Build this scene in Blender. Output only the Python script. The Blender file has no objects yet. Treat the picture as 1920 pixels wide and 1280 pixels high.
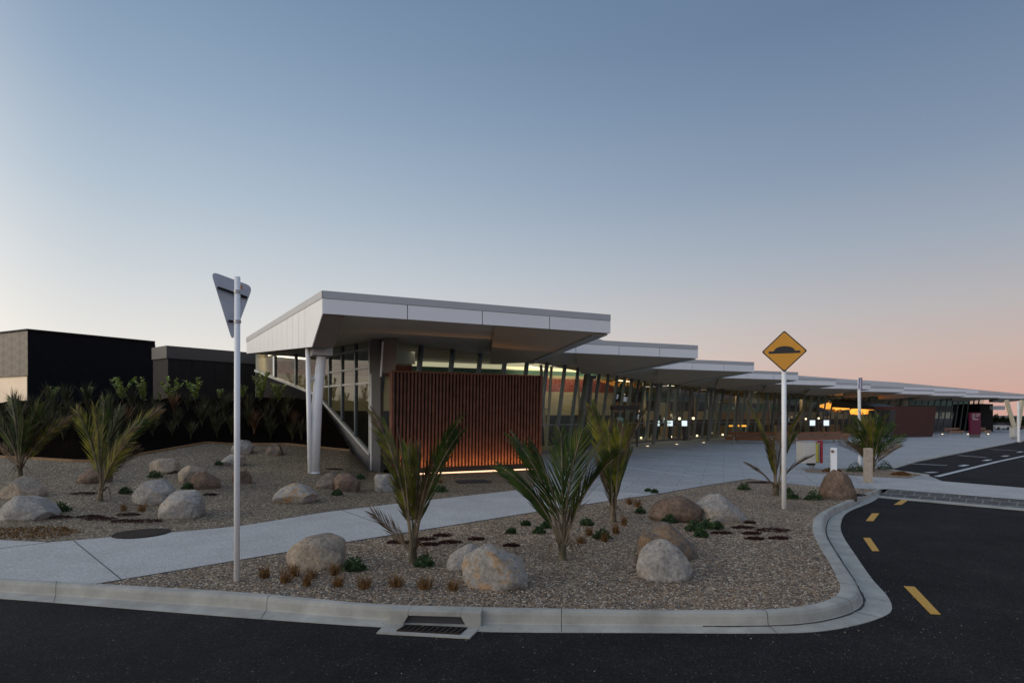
import bpy, bmesh, math, random
import numpy as np
from mathutils import Vector, noise
from mathutils.bvhtree import BVHTree
R = math.radians
sc = bpy.context.scene
col = sc.collection
random.seed(7)

# ------------------------------------------------------------------ camera
F = 1090.0; CZ = 2.05; HY = 778.0
cd = bpy.data.cameras.new('camera'); cam = bpy.data.objects.new('camera', cd); col.objects.link(cam)
cam.location = (0, 0, CZ); cam.rotation_euler = (R(90), 0, 0)
cd.sensor_width = 36; cd.lens = F/1920*36; cd.shift_y = (HY-640)/1920; cd.clip_end = 5000; cd.clip_start = .05
sc.camera = cam
sc.view_settings.view_transform = 'Standard'; sc.view_settings.look = 'None'
sc.view_settings.exposure = 0; sc.view_settings.gamma = 1

# ------------------------------------------------------------------ dusk sky
def lin(c):
    return tuple(((v/255+.055)/1.055)**2.4 if v > 10 else v/255/12.92 for v in c)
w = bpy.data.worlds.new('World'); sc.world = w; w.use_nodes = True
nt = w.node_tree; nt.nodes.clear(); N = nt.nodes.new; L = nt.links.new
out = N('ShaderNodeOutputWorld'); bg = N('ShaderNodeBackground'); L(bg.outputs[0], out.inputs[0])
tc = N('ShaderNodeTexCoord'); sep = N('ShaderNodeSeparateXYZ'); L(tc.outputs['Generated'], sep.inputs[0])
def ramp(stops):
    r = N('ShaderNodeValToRGB'); r.color_ramp.interpolation = 'EASE' if False else 'LINEAR'
    e = r.color_ramp.elements
    while len(e) < len(stops): e.new(.5)
    for i, (p, c) in enumerate(stops):
        e[i].position = p; e[i].color = lin(c)+(1,)
    L(sep.outputs[2], r.inputs[0]); return r
# position = sine of the elevation; unseen zenith stops brightened as added fill light
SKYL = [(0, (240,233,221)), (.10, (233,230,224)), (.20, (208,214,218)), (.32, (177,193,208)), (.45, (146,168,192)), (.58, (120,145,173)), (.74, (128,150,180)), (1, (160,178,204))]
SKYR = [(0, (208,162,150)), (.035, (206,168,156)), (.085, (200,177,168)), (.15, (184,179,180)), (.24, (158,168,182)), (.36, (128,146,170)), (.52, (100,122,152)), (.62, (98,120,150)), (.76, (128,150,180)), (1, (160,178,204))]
rl = ramp(SKYL); rr = ramp(SKYR)
az = N('ShaderNodeMath'); az.operation = 'ARCTAN2'; L(sep.outputs[0], az.inputs[0]); L(sep.outputs[1], az.inputs[1])
mr = N('ShaderNodeMapRange'); mr.interpolation_type = 'SMOOTHSTEP'
L(az.outputs[0], mr.inputs[0]); mr.inputs[1].default_value = R(-42); mr.inputs[2].default_value = R(48)
mx = N('ShaderNodeMix'); mx.data_type = 'RGBA'; L(mr.outputs[0], mx.inputs[0]); L(rl.outputs[0], mx.inputs[6]); L(rr.outputs[0], mx.inputs[7])
# the afterglow low in the west (left of the view) and a trace of physical twilight
glow = N('ShaderNodeVectorMath'); glow.operation = 'DOT_PRODUCT'; L(tc.outputs['Generated'], glow.inputs[0])
glow.inputs[1].default_value = Vector((-.96, -.1, .12)).normalized()
g2 = N('ShaderNodeMapRange'); g2.interpolation_type = 'SMOOTHERSTEP'; L(glow.outputs['Value'], g2.inputs[0])
g2.inputs[1].default_value = .45; g2.inputs[2].default_value = 1.0; g2.inputs[4].default_value = 1.0
gm = N('ShaderNodeMix'); gm.data_type = 'RGBA'; gm.blend_type = 'ADD'; gm.inputs[7].default_value = (1.0, .80, .58, 1)
L(g2.outputs[0], gm.inputs[0]); gm.clamp_factor = False; L(mx.outputs[2], gm.inputs[6])
# the unseen sky behind the viewer is brightened as added frontal light
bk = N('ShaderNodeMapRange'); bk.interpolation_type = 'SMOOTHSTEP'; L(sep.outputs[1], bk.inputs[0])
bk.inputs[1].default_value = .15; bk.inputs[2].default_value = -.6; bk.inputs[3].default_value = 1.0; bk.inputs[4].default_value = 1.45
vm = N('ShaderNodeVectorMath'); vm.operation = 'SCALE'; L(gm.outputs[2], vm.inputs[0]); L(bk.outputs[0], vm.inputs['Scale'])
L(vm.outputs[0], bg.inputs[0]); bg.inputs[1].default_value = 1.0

sd = bpy.data.lights.new('sun', 'SUN'); sd.energy = .45; sd.angle = R(30); sd.color = (1, .84, .68)
so = bpy.data.objects.new('sun', sd); col.objects.link(so)
so.rotation_euler = Vector((.93, .30, -.25)).to_track_quat('-Z', 'Y').to_euler()

# ------------------------------------------------------------------ projection helpers
def P(px, py, D): return Vector(((px-960)/F*D, D, CZ+(HY-py)/F*D))
def PZ(px, py, z=.14):
    D = (CZ-z)*F/(py-HY); return Vector(((px-960)/F*D, D, z))
SL = .0107
def zg(y): return .14 if y < 24 else .14-SL*(min(y, 130)-24)
def PG(px, py, dz=0):
    h = (py-HY)/F
    D = (CZ-.14)/h
    if D > 24: D = (CZ-.14-SL*24)/(h-SL)
    return Vector(((px-960)/F*D, D, zg(D)+dz))

# ------------------------------------------------------------------ materials
MC = {}
def base_mat(name):
    m = bpy.data.materials.new(name); m.use_nodes = True
    b = m.node_tree.nodes['Principled BSDF']; MC[name] = m
    return m, m.node_tree, b
def mat(name, c, rough=.6, var=.15, scale=6, bump=.0, bscale=40, metal=0, spec=.5, c2=None, detail=6):
    if name in MC: return MC[name]
    m, t, b = base_mat(name)
    b.inputs['Roughness'].default_value = rough; b.inputs['Metallic'].default_value = metal
    b.inputs['Specular IOR Level'].default_value = spec
    geo = t.nodes.new('ShaderNodeNewGeometry')
    n = t.nodes.new('ShaderNodeTexNoise'); n.inputs['Scale'].default_value = scale; n.inputs['Detail'].default_value = detail
    t.links.new(geo.outputs['Position'], n.inputs['Vector'])
    r = t.nodes.new('ShaderNodeValToRGB')
    ca = tuple(x*(1-var) for x in c); cb = tuple(min(1, x*(1+var)) for x in (c2 or c))
    r.color_ramp.elements[0].position = .32; r.color_ramp.elements[1].position = .68
    r.color_ramp.elements[0].color = ca+(1,); r.color_ramp.elements[1].color = cb+(1,)
    t.links.new(n.outputs['Fac'], r.inputs[0]); t.links.new(r.outputs[0], b.inputs['Base Color'])
    if bump:
        n2 = t.nodes.new('ShaderNodeTexNoise'); n2.inputs['Scale'].default_value = bscale; n2.inputs['Detail'].default_value = 8
        t.links.new(geo.outputs['Position'], n2.inputs['Vector'])
        bp = t.nodes.new('ShaderNodeBump'); bp.inputs['Strength'].default_value = bump; bp.inputs['Distance'].default_value = .02
        t.links.new(n2.outputs['Fac'], bp.inputs['Height']); t.links.new(bp.outputs[0], b.inputs['Normal'])
    return m
def emis(name, c, s):
    if name in MC: return MC[name]
    m, t, b = base_mat(name)
    b.inputs['Base Color'].default_value = c+(1,); b.inputs['Emission Color'].default_value = c+(1,); b.inputs['Emission Strength'].default_value = s
    return m
def ramp_node(t, stops):
    r = t.nodes.new('ShaderNodeValToRGB'); e = r.color_ramp.elements
    while len(e) < len(stops): e.new(.5)
    for i, (p, c) in enumerate(stops): e[i].position = p; e[i].color = c+(1,)
    return r
def gravel_mat(name, tint=(1,1,1), cell=38):
    m, t, b = base_mat(name); NN = t.nodes.new; LL = t.links.new
    geo = NN('ShaderNodeNewGeometry')
    v = NN('ShaderNodeTexVoronoi'); v.inputs['Scale'].default_value = cell; LL(geo.outputs['Position'], v.inputs['Vector'])
    s = NN('ShaderNodeSeparateColor'); LL(v.outputs['Color'], s.inputs[0])
    def T(c): return tuple(a*q for a, q in zip(c, tint))
    r = ramp_node(t, [(0, T((.06,.045,.033))), (.25, T((.16,.125,.09))), (.5, T((.27,.215,.155))), (.72, T((.38,.27,.175))), (.88, T((.52,.45,.35))), (1, T((.80,.74,.63)))])
    LL(s.outputs[0], r.inputs[0])
    n = NN('ShaderNodeTexNoise'); n.inputs['Scale'].default_value = .7; n.inputs['Detail'].default_value = 5; LL(geo.outputs['Position'], n.inputs['Vector'])
    r2 = ramp_node(t, [(.3, (.72,.72,.72)), (.7, (1.1,1.06,1.0))]); LL(n.outputs['Fac'], r2.inputs[0])
    mm = NN('ShaderNodeMix'); mm.data_type = 'RGBA'; mm.blend_type = 'MULTIPLY'; mm.inputs[0].default_value = 1
    LL(r.outputs[0], mm.inputs[6]); LL(r2.outputs[0], mm.inputs[7])
    # colour darkens away from the centre of each pebble cell
    r3 = ramp_node(t, [(.35, (1,1,1)), (.75, (.35,.33,.3))]); LL(v.outputs['Distance'], r3.inputs[0])
    m2 = NN('ShaderNodeMix'); m2.data_type = 'RGBA'; m2.blend_type = 'MULTIPLY'; m2.inputs[0].default_value = 1
    LL(mm.outputs[2], m2.inputs[6]); LL(r3.outputs[0], m2.inputs[7]); LL(m2.outputs[2], b.inputs['Base Color'])
    bp = NN('ShaderNodeBump'); bp.invert = True; bp.inputs['Strength'].default_value = .9; bp.inputs['Distance'].default_value = .018
    LL(v.outputs['Distance'], bp.inputs['Height']); LL(bp.outputs[0], b.inputs['Normal'])
    b.inputs['Roughness'].default_value = .75
    return m
def asphalt_mat():
    m, t, b = base_mat('asphalt'); NN = t.nodes.new; LL = t.links.new
    geo = NN('ShaderNodeNewGeometry')
    v = NN('ShaderNodeTexVoronoi'); v.inputs['Scale'].default_value = 110; LL(geo.outputs['Position'], v.inputs['Vector'])
    s = NN('ShaderNodeSeparateColor'); LL(v.outputs['Color'], s.inputs[0])
    r = ramp_node(t, [(0, (.007,.007,.008)), (.6, (.015,.015,.016)), (.95, (.026,.0255,.026)), (.992, (.05,.048,.045)), (1, (.16,.155,.145))]); LL(s.outputs[0], r.inputs[0])
    n = NN('ShaderNodeTexNoise'); n.inputs['Scale'].default_value = .9; n.inputs['Detail'].default_value = 7; n.inputs['Roughness'].default_value = .62; LL(geo.outputs['Position'], n.inputs['Vector'])
    r2 = ramp_node(t, [(.3, (.62,.62,.64)), (.5, (1,1,1)), (.62, (1.25,1.24,1.22)), (.80, (2.3,2.2,2.1))]); LL(n.outputs['Fac'], r2.inputs[0])
    mm = NN('ShaderNodeMix'); mm.data_type = 'RGBA'; mm.blend_type = 'MULTIPLY'; mm.inputs[0].default_value = 1
    LL(r.outputs[0], mm.inputs[6]); LL(r2.outputs[0], mm.inputs[7]); LL(mm.outputs[2], b.inputs['Base Color'])
    bp = NN('ShaderNodeBump'); bp.inputs['Strength'].default_value = .7; bp.inputs['Distance'].default_value = .006
    LL(v.outputs['Distance'], bp.inputs['Height']); LL(bp.outputs[0], b.inputs['Normal'])
    b.inputs['Roughness'].default_value = .9; b.inputs['Specular IOR Level'].default_value = .12
    return m
def concrete_mat(name, c, stain=.2, fleck=True, big=1.2, joints=None, mortar=.55):
    m, t, b = base_mat(name); NN = t.nodes.new; LL = t.links.new
    geo = NN('ShaderNodeNewGeometry')
    n = NN('ShaderNodeTexNoise'); n.inputs['Scale'].default_value = big; n.inputs['Detail'].default_value = 9; n.inputs['Roughness'].default_value = .65; LL(geo.outputs['Position'], n.inputs['Vector'])
    r = ramp_node(t, [(.3, tuple(x*(1-stain) for x in c)), (.7, tuple(x*(1+stain*.6) for x in c))]); LL(n.outputs['Fac'], r.inputs[0])
    last = r.outputs[0]
    v = NN('ShaderNodeTexVoronoi'); v.inputs['Scale'].default_value = 75; LL(geo.outputs['Position'], v.inputs['Vector'])
    if fleck:
        s = NN('ShaderNodeSeparateColor'); LL(v.outputs['Color'], s.inputs[0])
        r2 = ramp_node(t, [(0, (.62,.62,.62)), (.3, (.92,.92,.92)), (.8, (1.05,1.05,1.05)), (1, (1.35,1.35,1.33))]); LL(s.outputs[0], r2.inputs[0])
        mm = NN('ShaderNodeMix'); mm.data_type = 'RGBA'; mm.blend_type = 'MULTIPLY'; mm.inputs[0].default_value = 1
        LL(last, mm.inputs[6]); LL(r2.outputs[0], mm.inputs[7]); last = mm.outputs[2]
    if joints:
        bw, bh, rot = joints
        mp = NN('ShaderNodeMapping'); mp.inputs['Rotation'].default_value = (0, 0, R(rot)); LL(geo.outputs['Position'], mp.inputs[0])
        bk = NN('ShaderNodeTexBrick'); bk.offset = .5; bk.inputs['Scale'].default_value = 1; bk.inputs['Mortar Size'].default_value = .012
        bk.inputs['Brick Width'].default_value = bw; bk.inputs['Row Height'].default_value = bh
        bk.inputs['Color1'].default_value = (.93,.93,.93,1); bk.inputs['Color2'].default_value = (1.07,1.07,1.07,1); bk.inputs['Mortar'].default_value = (mortar,)*3+(1,)
        LL(mp.outputs[0], bk.inputs[0])
        mm = NN('ShaderNodeMix'); mm.data_type = 'RGBA'; mm.blend_type = 'MULTIPLY'; mm.inputs[0].default_value = 1
        LL(last, mm.inputs[6]); LL(bk.outputs[0], mm.inputs[7]); last = mm.outputs[2]
    LL(last, b.inputs['Base Color'])
    bp = NN('ShaderNodeBump'); bp.inputs['Strength'].default_value = .35; bp.inputs['Distance'].default_value = .004
    LL(v.outputs['Distance'], bp.inputs['Height']); LL(bp.outputs[0], b.inputs['Normal'])
    b.inputs['Roughness'].default_value = .8
    return m
def glass_mat(name, tint=(.80,.86,.80), refl=.8, ior=1.5):
    m = bpy.data.materials.new(name); m.use_nodes = True; t = m.node_tree; t.nodes.clear(); NN = t.nodes.new; LL = t.links.new
    o = NN('ShaderNodeOutputMaterial'); mix = NN('ShaderNodeMixShader'); tr = NN('ShaderNodeBsdfTransparent'); gl = NN('ShaderNodeBsdfGlossy')
    # Schlick reflectance, the same from both sides of the thin pane
    g = NN('ShaderNodeNewGeometry'); dt = NN('ShaderNodeVectorMath'); dt.operation = 'DOT_PRODUCT'; LL(g.outputs['Incoming'], dt.inputs[0]); LL(g.outputs['Normal'], dt.inputs[1])
    def mth(op, a, b=None):
        n_ = NN('ShaderNodeMath'); n_.operation = op
        for i_, v_ in enumerate((a, b)):
            if v_ is None: continue
            if isinstance(v_, (int, float)): n_.inputs[i_].default_value = v_
            else: LL(v_, n_.inputs[i_])
        return n_.outputs[0]
    f0 = ((ior-1)/(ior+1))**2*2
    fr_ = mth('ADD', mth('MULTIPLY', mth('POWER', mth('SUBTRACT', 1, mth('ABSOLUTE', dt.outputs['Value'])), 5), .9-f0), f0)
    tr.inputs[0].default_value = tint+(1,); gl.inputs['Roughness'].default_value = .01; gl.inputs[0].default_value = (refl,)*3+(1,)
    LL(fr_, mix.inputs[0]); LL(tr.outputs[0], mix.inputs[1]); LL(gl.outputs[0], mix.inputs[2]); LL(mix.outputs[0], o.inputs[0])
    MC[name] = m; return m
def rock_mat(name, ca, cb, cc=None, amt=.55):
    m, t, b = base_mat(name); NN = t.nodes.new; LL = t.links.new
    tcn = NN('ShaderNodeTexCoord')
    oi = NN('ShaderNodeObjectInfo'); add = NN('ShaderNodeVectorMath'); add.operation = 'ADD'
    mul = NN('ShaderNodeMath'); mul.operation = 'MULTIPLY'; mul.inputs[1].default_value = 40; LL(oi.outputs['Random'], mul.inputs[0])
    LL(tcn.outputs['Object'], add.inputs[0]); LL(mul.outputs[0], add.inputs[1])
    n = NN('ShaderNodeTexNoise'); n.inputs['Scale'].default_value = 4.2; n.inputs['Detail'].default_value = 11; n.inputs['Roughness'].default_value = .68; n.inputs['Distortion'].default_value = .3; LL(add.outputs[0], n.inputs['Vector'])
    r = ramp_node(t, [(.30, tuple(x*.72 for x in ca)), (.50, ca), (.56+.1*(1-amt), cb), (.80, cc or cb)]); LL(n.outputs['Fac'], r.inputs[0])
    n2 = NN('ShaderNodeTexNoise'); n2.inputs['Scale'].default_value = 22; n2.inputs['Detail'].default_value = 14; n2.inputs['Roughness'].default_value = .82; LL(add.outputs[0], n2.inputs['Vector'])
    r2 = ramp_node(t, [(.38, (.50,.49,.48)), (.50, (.95,.95,.95)), (.64, (1.35,1.35,1.33))]); LL(n2.outputs['Fac'], r2.inputs[0])
    mm = NN('ShaderNodeMix'); mm.data_type = 'RGBA'; mm.blend_type = 'MULTIPLY'; mm.inputs[0].default_value = 1
    LL(r.outputs[0], mm.inputs[6]); LL(r2.outputs[0], mm.inputs[7]); LL(mm.outputs[2], b.inputs['Base Color'])
    bp = NN('ShaderNodeBump'); bp.inputs['Strength'].default_value = .8; bp.inputs['Distance'].default_value = .03
    LL(n2.outputs['Fac'], bp.inputs['Height']); LL(bp.outputs[0], b.inputs['Normal'])
    b.inputs['Roughness'].default_value = .85; b.inputs['Specular IOR Level'].default_value = .25
    return m
def leaf_mat(name, c1, c2, scale=5):
    m, t, b = base_mat(name); NN = t.nodes.new; LL = t.links.new
    geo = NN('ShaderNodeNewGeometry'); n = NN('ShaderNodeTexNoise'); n.inputs['Scale'].default_value = scale; n.inputs['Detail'].default_value = 4; LL(geo.outputs['Position'], n.inputs['Vector'])
    r = ramp_node(t, [(.36, c1), (.66, c2)]); LL(n.outputs['Fac'], r.inputs[0]); LL(r.outputs[0], b.inputs['Base Color'])
    b.inputs['Roughness'].default_value = .55; b.inputs['Specular IOR Level'].default_value = .12
    return m

M = dict(
 asphalt=asphalt_mat(),
 gravel=gravel_mat('gravel_island', (1.04,.96,.86), 36), gravel2=gravel_mat('gravel_back', (.76,.75,.67), 36),
 path=concrete_mat('path_concrete', (.405,.40,.385), .14),
 plaza=concrete_mat('plaza_pavers', (.34,.345,.345), .10, True, .35, (1.2, .6, 20)),
 kerb=concrete_mat('kerb_concrete', (.34,.335,.30), .30, False, 2.6),
 plinth=concrete_mat('plinth_concrete', (.13,.125,.12), .15, False, 2.0),
 white=mat('white_cladding', (.80,.80,.80), .45, .02, .8),
 flash=mat('grey_flashing', (.42,.43,.44), .4, .03, 1),
 joint=mat('dark_joint', (.05,.05,.05), .8, .1),
 wmetal=mat('white_paint', (.78,.79,.80), .35, .03, 3),
 soffit=mat('taupe_soffit', (.54,.42,.29), .5, .04, .8),
 soffit2=mat('cream_soffit', (.60,.56,.50), .45, .04, .8),
 bronze=mat('bronze_panel', (.20,.165,.145), .5, .06, 2),
 mull=mat('blue_grey_mullion', (.15,.18,.20), .35, .06, 2, metal=.3),
 green=mat('olive_post', (.17,.17,.12), .5, .06, 2),
 frame=mat('pale_frame', (.42,.43,.42), .4, .05, 2),
 grey=mat('grey_pillar', (.15,.145,.14), .6, .08, 2),
 dark=mat('dark_cladding', (.007,.007,.009), .6, .15, 3, spec=.1),
 dark2=mat('charcoal_cladding', (.020,.018,.018), .6, .1, 2, spec=.1),
 steel=mat('galvanised_steel', (.36,.37,.39), .4, .12, 9, metal=.4),
 slat=mat('rust_slat', (.135,.060,.040), .55, .25, 4, spec=.2),
 rust=mat('rust_panel', (.075,.028,.022), .6, .1, 3, spec=.2),
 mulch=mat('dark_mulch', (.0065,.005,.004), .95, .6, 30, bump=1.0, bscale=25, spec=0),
 timber=mat('edging_timber', (.22,.13,.06), .8, .25, 12),
 bench=mat('bench_timber', (.22,.085,.035), .5, .2, 10),
 post=mat('weathered_timber', (.36,.31,.25), .85, .2, 14, bump=.5, bscale=30),
 glass=glass_mat('window_glass'), glassd=glass_mat('dark_window_glass', (.50,.56,.52), .7, 1.5), glassf=glass_mat('flank_glass', (.80,.84,.80), .7, 1.4),
 yellow=mat('road_yellow', (.50,.27,.03), .6, .12, 25),
 wline=mat('road_white', (.45,.46,.46), .6, .15, 20),
 signy=mat('sign_yellow', (.60,.27,.015), .4, .05, 3), black=mat('sign_black', (.012,.010,.012), .45, .05),
 signback=mat('sign_back_grey', (.46,.49,.55), .45, .08, 6),
 orange=mat('orange_sticker', (.55,.20,.04), .5, .05),
 maroon=mat('maroon_sign', (.10,.006,.03), .4, .05), txt=mat('sign_lettering', (.65,.6,.62), .5, .02),
 blue=mat('blue_sign', (.05,.09,.28), .4, .05), red=mat('red_fin', (.30,.02,.04), .45, .05), ylw=mat('olive_yellow_fin', (.40,.36,.05), .45, .05),
 binp=mat('bin_panel', (.50,.49,.45), .4, .05, 3),
 inwall=mat('beige_wall', (.52,.46,.32), .7, .06, 1), inred=mat('red_artwork', (.38,.05,.04), .7, .35, 5, c2=(.28,.10,.09)),
 inteal=mat('teal_band', (.11,.23,.20), .5, .2, 2), indark=mat('dark_counter_shade', (.03,.03,.035), .6, .3, 2), infloor=mat('interior_floor', (.16,.15,.13), .4, .1, 2),
 inwood=mat('interior_timber', (.30,.20,.12), .6, .2, 3), inceil=mat('interior_ceiling', (.62,.55,.38), .7, .05, 1),
 cover=mat('manhole_iron', (.035,.027,.022), .8, .3, 30, bump=.6, bscale=60, spec=.12),
 lightp=emis('warm_light_strip', (1.0,.88,.62), 2.2), led=emis('led_strip', (1.0,.60,.36), 1.6),
 lamp=emis('warm_lamp', (1.0,.80,.50), 1.8), screen=emis('screen_glow', (.80,.92,1.0), .95), amber=emis('amber_light', (1.0,.45,.06), 1.1), cove=emis('emissive_cove', (1.0,.89,.62), .5),  # cove band emits its own glow, standing in for uplighting
 palmg=leaf_mat('palm_green', (.016,.032,.009), (.062,.088,.014)), palmo=leaf_mat('palm_olive', (.05,.065,.010), (.21,.185,.022)),
 palmb=leaf_mat('palm_brown', (.055,.035,.020), (.16,.105,.06)), stem=leaf_mat('palm_stem', (.07,.06,.038), (.20,.155,.10)),
 tuft=leaf_mat('orange_grass', (.085,.042,.018), (.21,.12,.045), 20), tuftg=leaf_mat('green_leaf', (.025,.045,.02), (.06,.10,.04), 15),
 ice=leaf_mat('maroon_groundcover', (.018,.008,.008), (.06,.022,.018), 25), shrub=leaf_mat('shrub_leaf', (.20,.28,.07), (.42,.50,.16), 12),
 flax=leaf_mat('flax_leaf', (.020,.024,.012), (.075,.075,.036), 3), flaxb=leaf_mat('flax_brown', (.06,.033,.018), (.17,.085,.042), 3),
 twig=mat('twig', (.08,.06,.04), .8, .2), tree=leaf_mat('tree_leaf', (.015,.03,.012), (.05,.07,.03), 2),
 rockg=rock_mat('rock_grey', (.31,.29,.265), (.36,.32,.27), (.37,.28,.19)),
 rockt=rock_mat('rock_tan', (.33,.275,.215), (.37,.29,.21), (.36,.23,.14), .6),
 rocko=rock_mat('rock_orange', (.33,.305,.27), (.36,.25,.15), (.30,.15,.07), .9),
 rockb=rock_mat('rock_brown', (.15,.105,.075), (.21,.14,.10), (.10,.08,.07), .8),
 rockd=rock_mat('rock_dark', (.17,.14,.115), (.26,.17,.10), (.13,.12,.11), .8),
)

# ------------------------------------------------------------------ mesh builder and naming
ROOT = {}
class MB:
    def __init__(s): s.v = []; s.f = []; s.mi = []
    def add(s, vs, fs, mi=0):
        o = len(s.v); s.v += [Vector(v) for v in vs]; s.f += [tuple(i+o for i in f) for f in fs]; s.mi += [mi]*len(fs)
    def poly(s, pts, mi=0): s.add(pts, [tuple(range(len(pts)))], mi)
    def hexa(s, b, t, mi=0):
        n = len(b); s.add(list(b)+list(t), [tuple(reversed(range(n))), tuple(range(n, 2*n))]+[(i, (i+1) % n, n+(i+1) % n, n+i) for i in range(n)], mi)
    def prism(s, pts, vec, mi=0):
        vec = Vector(vec); s.hexa([Vector(p) for p in pts], [Vector(p)+vec for p in pts], mi)
    def box(s, c, sx, sy, sz, rz=0, mi=0):      # c = centre of the base
        c = Vector(c); ca, sa = math.cos(rz), math.sin(rz); b = []
        for dx, dy in ((-1,-1),(1,-1),(1,1),(-1,1)):
            x, y = dx*sx/2, dy*sy/2; b.append(c+Vector((x*ca-y*sa, x*sa+y*ca, 0)))
        s.prism(b, (0, 0, sz), mi)
    def beam(s, a, b, w, d, side=None, mi=0):
        a, b = Vector(a), Vector(b); t = (b-a).normalized()
        sv = Vector(side) if side is not None else (t.cross(Vector((0,0,1))) if abs(t.z) < .95 else Vector((1,0,0)))
        sv = (sv-t*sv.dot(t)).normalized(); u = t.cross(sv).normalized()
        q = [sv*(x*w/2)+u*(y*d/2) for x, y in ((-1,-1),(1,-1),(1,1),(-1,1))]
        s.hexa([a+k for k in q], [b+k for k in q], mi)
    def tube(s, pts, rad, n=12, cap=True, mi=0):
        pts = [Vector(p) for p in pts]; k = len(pts)
        if not hasattr(rad, '__len__'): rad = [rad]*k
        vs = []
        for i, p in enumerate(pts):
            t = (pts[min(i+1, k-1)]-pts[max(i-1, 0)]).normalized()
            a = t.cross(Vector((0,1,0)) if abs(t.y) < .9 else Vector((1,0,0))).normalized(); b = t.cross(a)
            for j in range(n):
                th = 2*math.pi*j/n; vs.append(p+(a*math.cos(th)+b*math.sin(th))*rad[i])
        fs = [(i*n+j, i*n+(j+1) % n, (i+1)*n+(j+1) % n, (i+1)*n+j) for i in range(k-1) for j in range(n)]
        if cap: fs += [tuple(reversed(range(n))), tuple(range((k-1)*n, k*n))]
        s.add(vs, fs, mi)
    def build(s, name, mats, parent=None, loc=None, smooth=False, bevel=0):
        if parent is not None: loc = ROOT[parent.name]
        elif loc is None:
            xs = [v.x for v in s.v]; ys = [v.y for v in s.v]; zs = [v.z for v in s.v]
            loc = Vector(((min(xs)+max(xs))/2, (min(ys)+max(ys))/2, min(zs)))
        loc = Vector(loc)
        me = bpy.data.meshes.new(name); me.from_pydata([tuple(v-loc) for v in s.v], [], s.f)
        for m in (mats if isinstance(mats, (list, tuple)) else [mats]): me.materials.append(M[m] if isinstance(m, str) else m)
        me.polygons.foreach_set('material_index', s.mi)
        bm = bmesh.new(); bm.from_mesh(me); bmesh.ops.recalc_face_normals(bm, faces=bm.faces)
        if bevel: bmesh.ops.bevel(bm, geom=[e for e in bm.edges if len(e.link_faces) == 2 and e.calc_face_angle(0) > .6], offset=bevel, segments=2, affect='EDGES', profile=.6)
        bm.to_mesh(me); bm.free()
        if smooth: me.polygons.foreach_set('use_smooth', [True]*len(me.polygons))
        me.update()
        o = bpy.data.objects.new(name, me); col.objects.link(o)
        ROOT[o.name] = loc
        if parent is not None: o.parent = parent
        else: o.location = loc
        return o
def tag(o, label=None, cat=None, group=None, kind=None):
    if label: o['label'] = label
    if cat: o['category'] = cat
    if group: o['group'] = group
    if kind: o['kind'] = kind
    return o
def thing(name, loc, label, cat, group=None):
    o = bpy.data.objects.new(name, None); col.objects.link(o); o.location = loc; o.empty_display_size = .2
    ROOT[o.name] = Vector(loc); return tag(o, label, cat, group)
def copy_tree(o, parent=None):
    c = o.copy(); col.objects.link(c); c.parent = parent
    for ch in [x for x in KIDS.get(o.name, [])]: copy_tree(ch, c)
    return c
KIDS = {}
def index_kids(root):
    for o in bpy.data.objects:
        if o.parent is not None: 
            l = KIDS.setdefault(o.parent.name, [])
            if o not in l: l.append(o)
CUTS = [24, 40, 60, 90, 130]
def sheet(name, pts, dz, m, kind='structure', thick=0):
    """ground sheet following the gentle fall of the site"""
    bm = bmesh.new(); vs = [bm.verts.new((p[0], p[1], 0)) for p in pts]; bm.faces.new(vs)
    bm.normal_update(); bmesh.ops.triangulate(bm, faces=bm.faces[:])
    for y in CUTS:
        bmesh.ops.bisect_plane(bm, geom=bm.verts[:]+bm.edges[:]+bm.faces[:], plane_co=(0, y, 0), plane_no=(0, 1, 0))
    for v in bm.verts: v.co.z = zg(v.co.y)+dz
    bmesh.ops.recalc_face_normals(bm, faces=bm.faces)
    bm.normal_update()
    bmesh.ops.reverse_faces(bm, faces=[f for f in bm.faces if f.normal.z < 0])
    me = bpy.data.meshes.new(name); bm.to_mesh(me); bm.free(); me.materials.append(M[m])
    o = bpy.data.objects.new(name, me); col.objects.link(o); ROOT[o.name] = Vector((0,0,0))
    if kind: o['kind'] = kind
    return o
def lerp(a, b, t): return a+(b-a)*t
def catmull(pts, n):
    out = []; k = len(pts)
    for i in range(k-1):
        p0, p1, p2, p3 = pts[max(i-1, 0)], pts[i], pts[i+1], pts[min(i+2, k-1)]
        for j in range(n):
            t = j/n
            out.append(.5*((2*p1)+(p2-p0)*t+(2*p0-5*p1+4*p2-p3)*t*t+(3*p1-p0-3*p2+p3)*t*t*t))
    out.append(pts[-1]); return out

# ------------------------------------------------------------------ ground, roads and paving
mb = MB(); rows = [(-300,-.10),(24,-.10),(45,-.25),(60,-.35),(90,-.75),(130,-1.1),(4000,-1.1)]
for i in range(len(rows)-1):
    (y0,z0),(y1,z1) = rows[i], rows[i+1]; mb.poly([(-3000,y0,z0),(3000,y0,z0),(3000,y1,z1),(-3000,y1,z1)])
MC['g'] = mat('far_ground', (.07,.07,.055), .9, .3, .05)
tag(mb.build('ground', MC['g'], loc=(0,0,0)), kind='structure')
mb = MB(); mb.poly([(-90,-60,0),(90,-60,0),(90,15.2,0),(-90,15.2,0)])
tag(mb.build('road', 'asphalt', loc=(0,0,0)), kind='structure')

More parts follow.
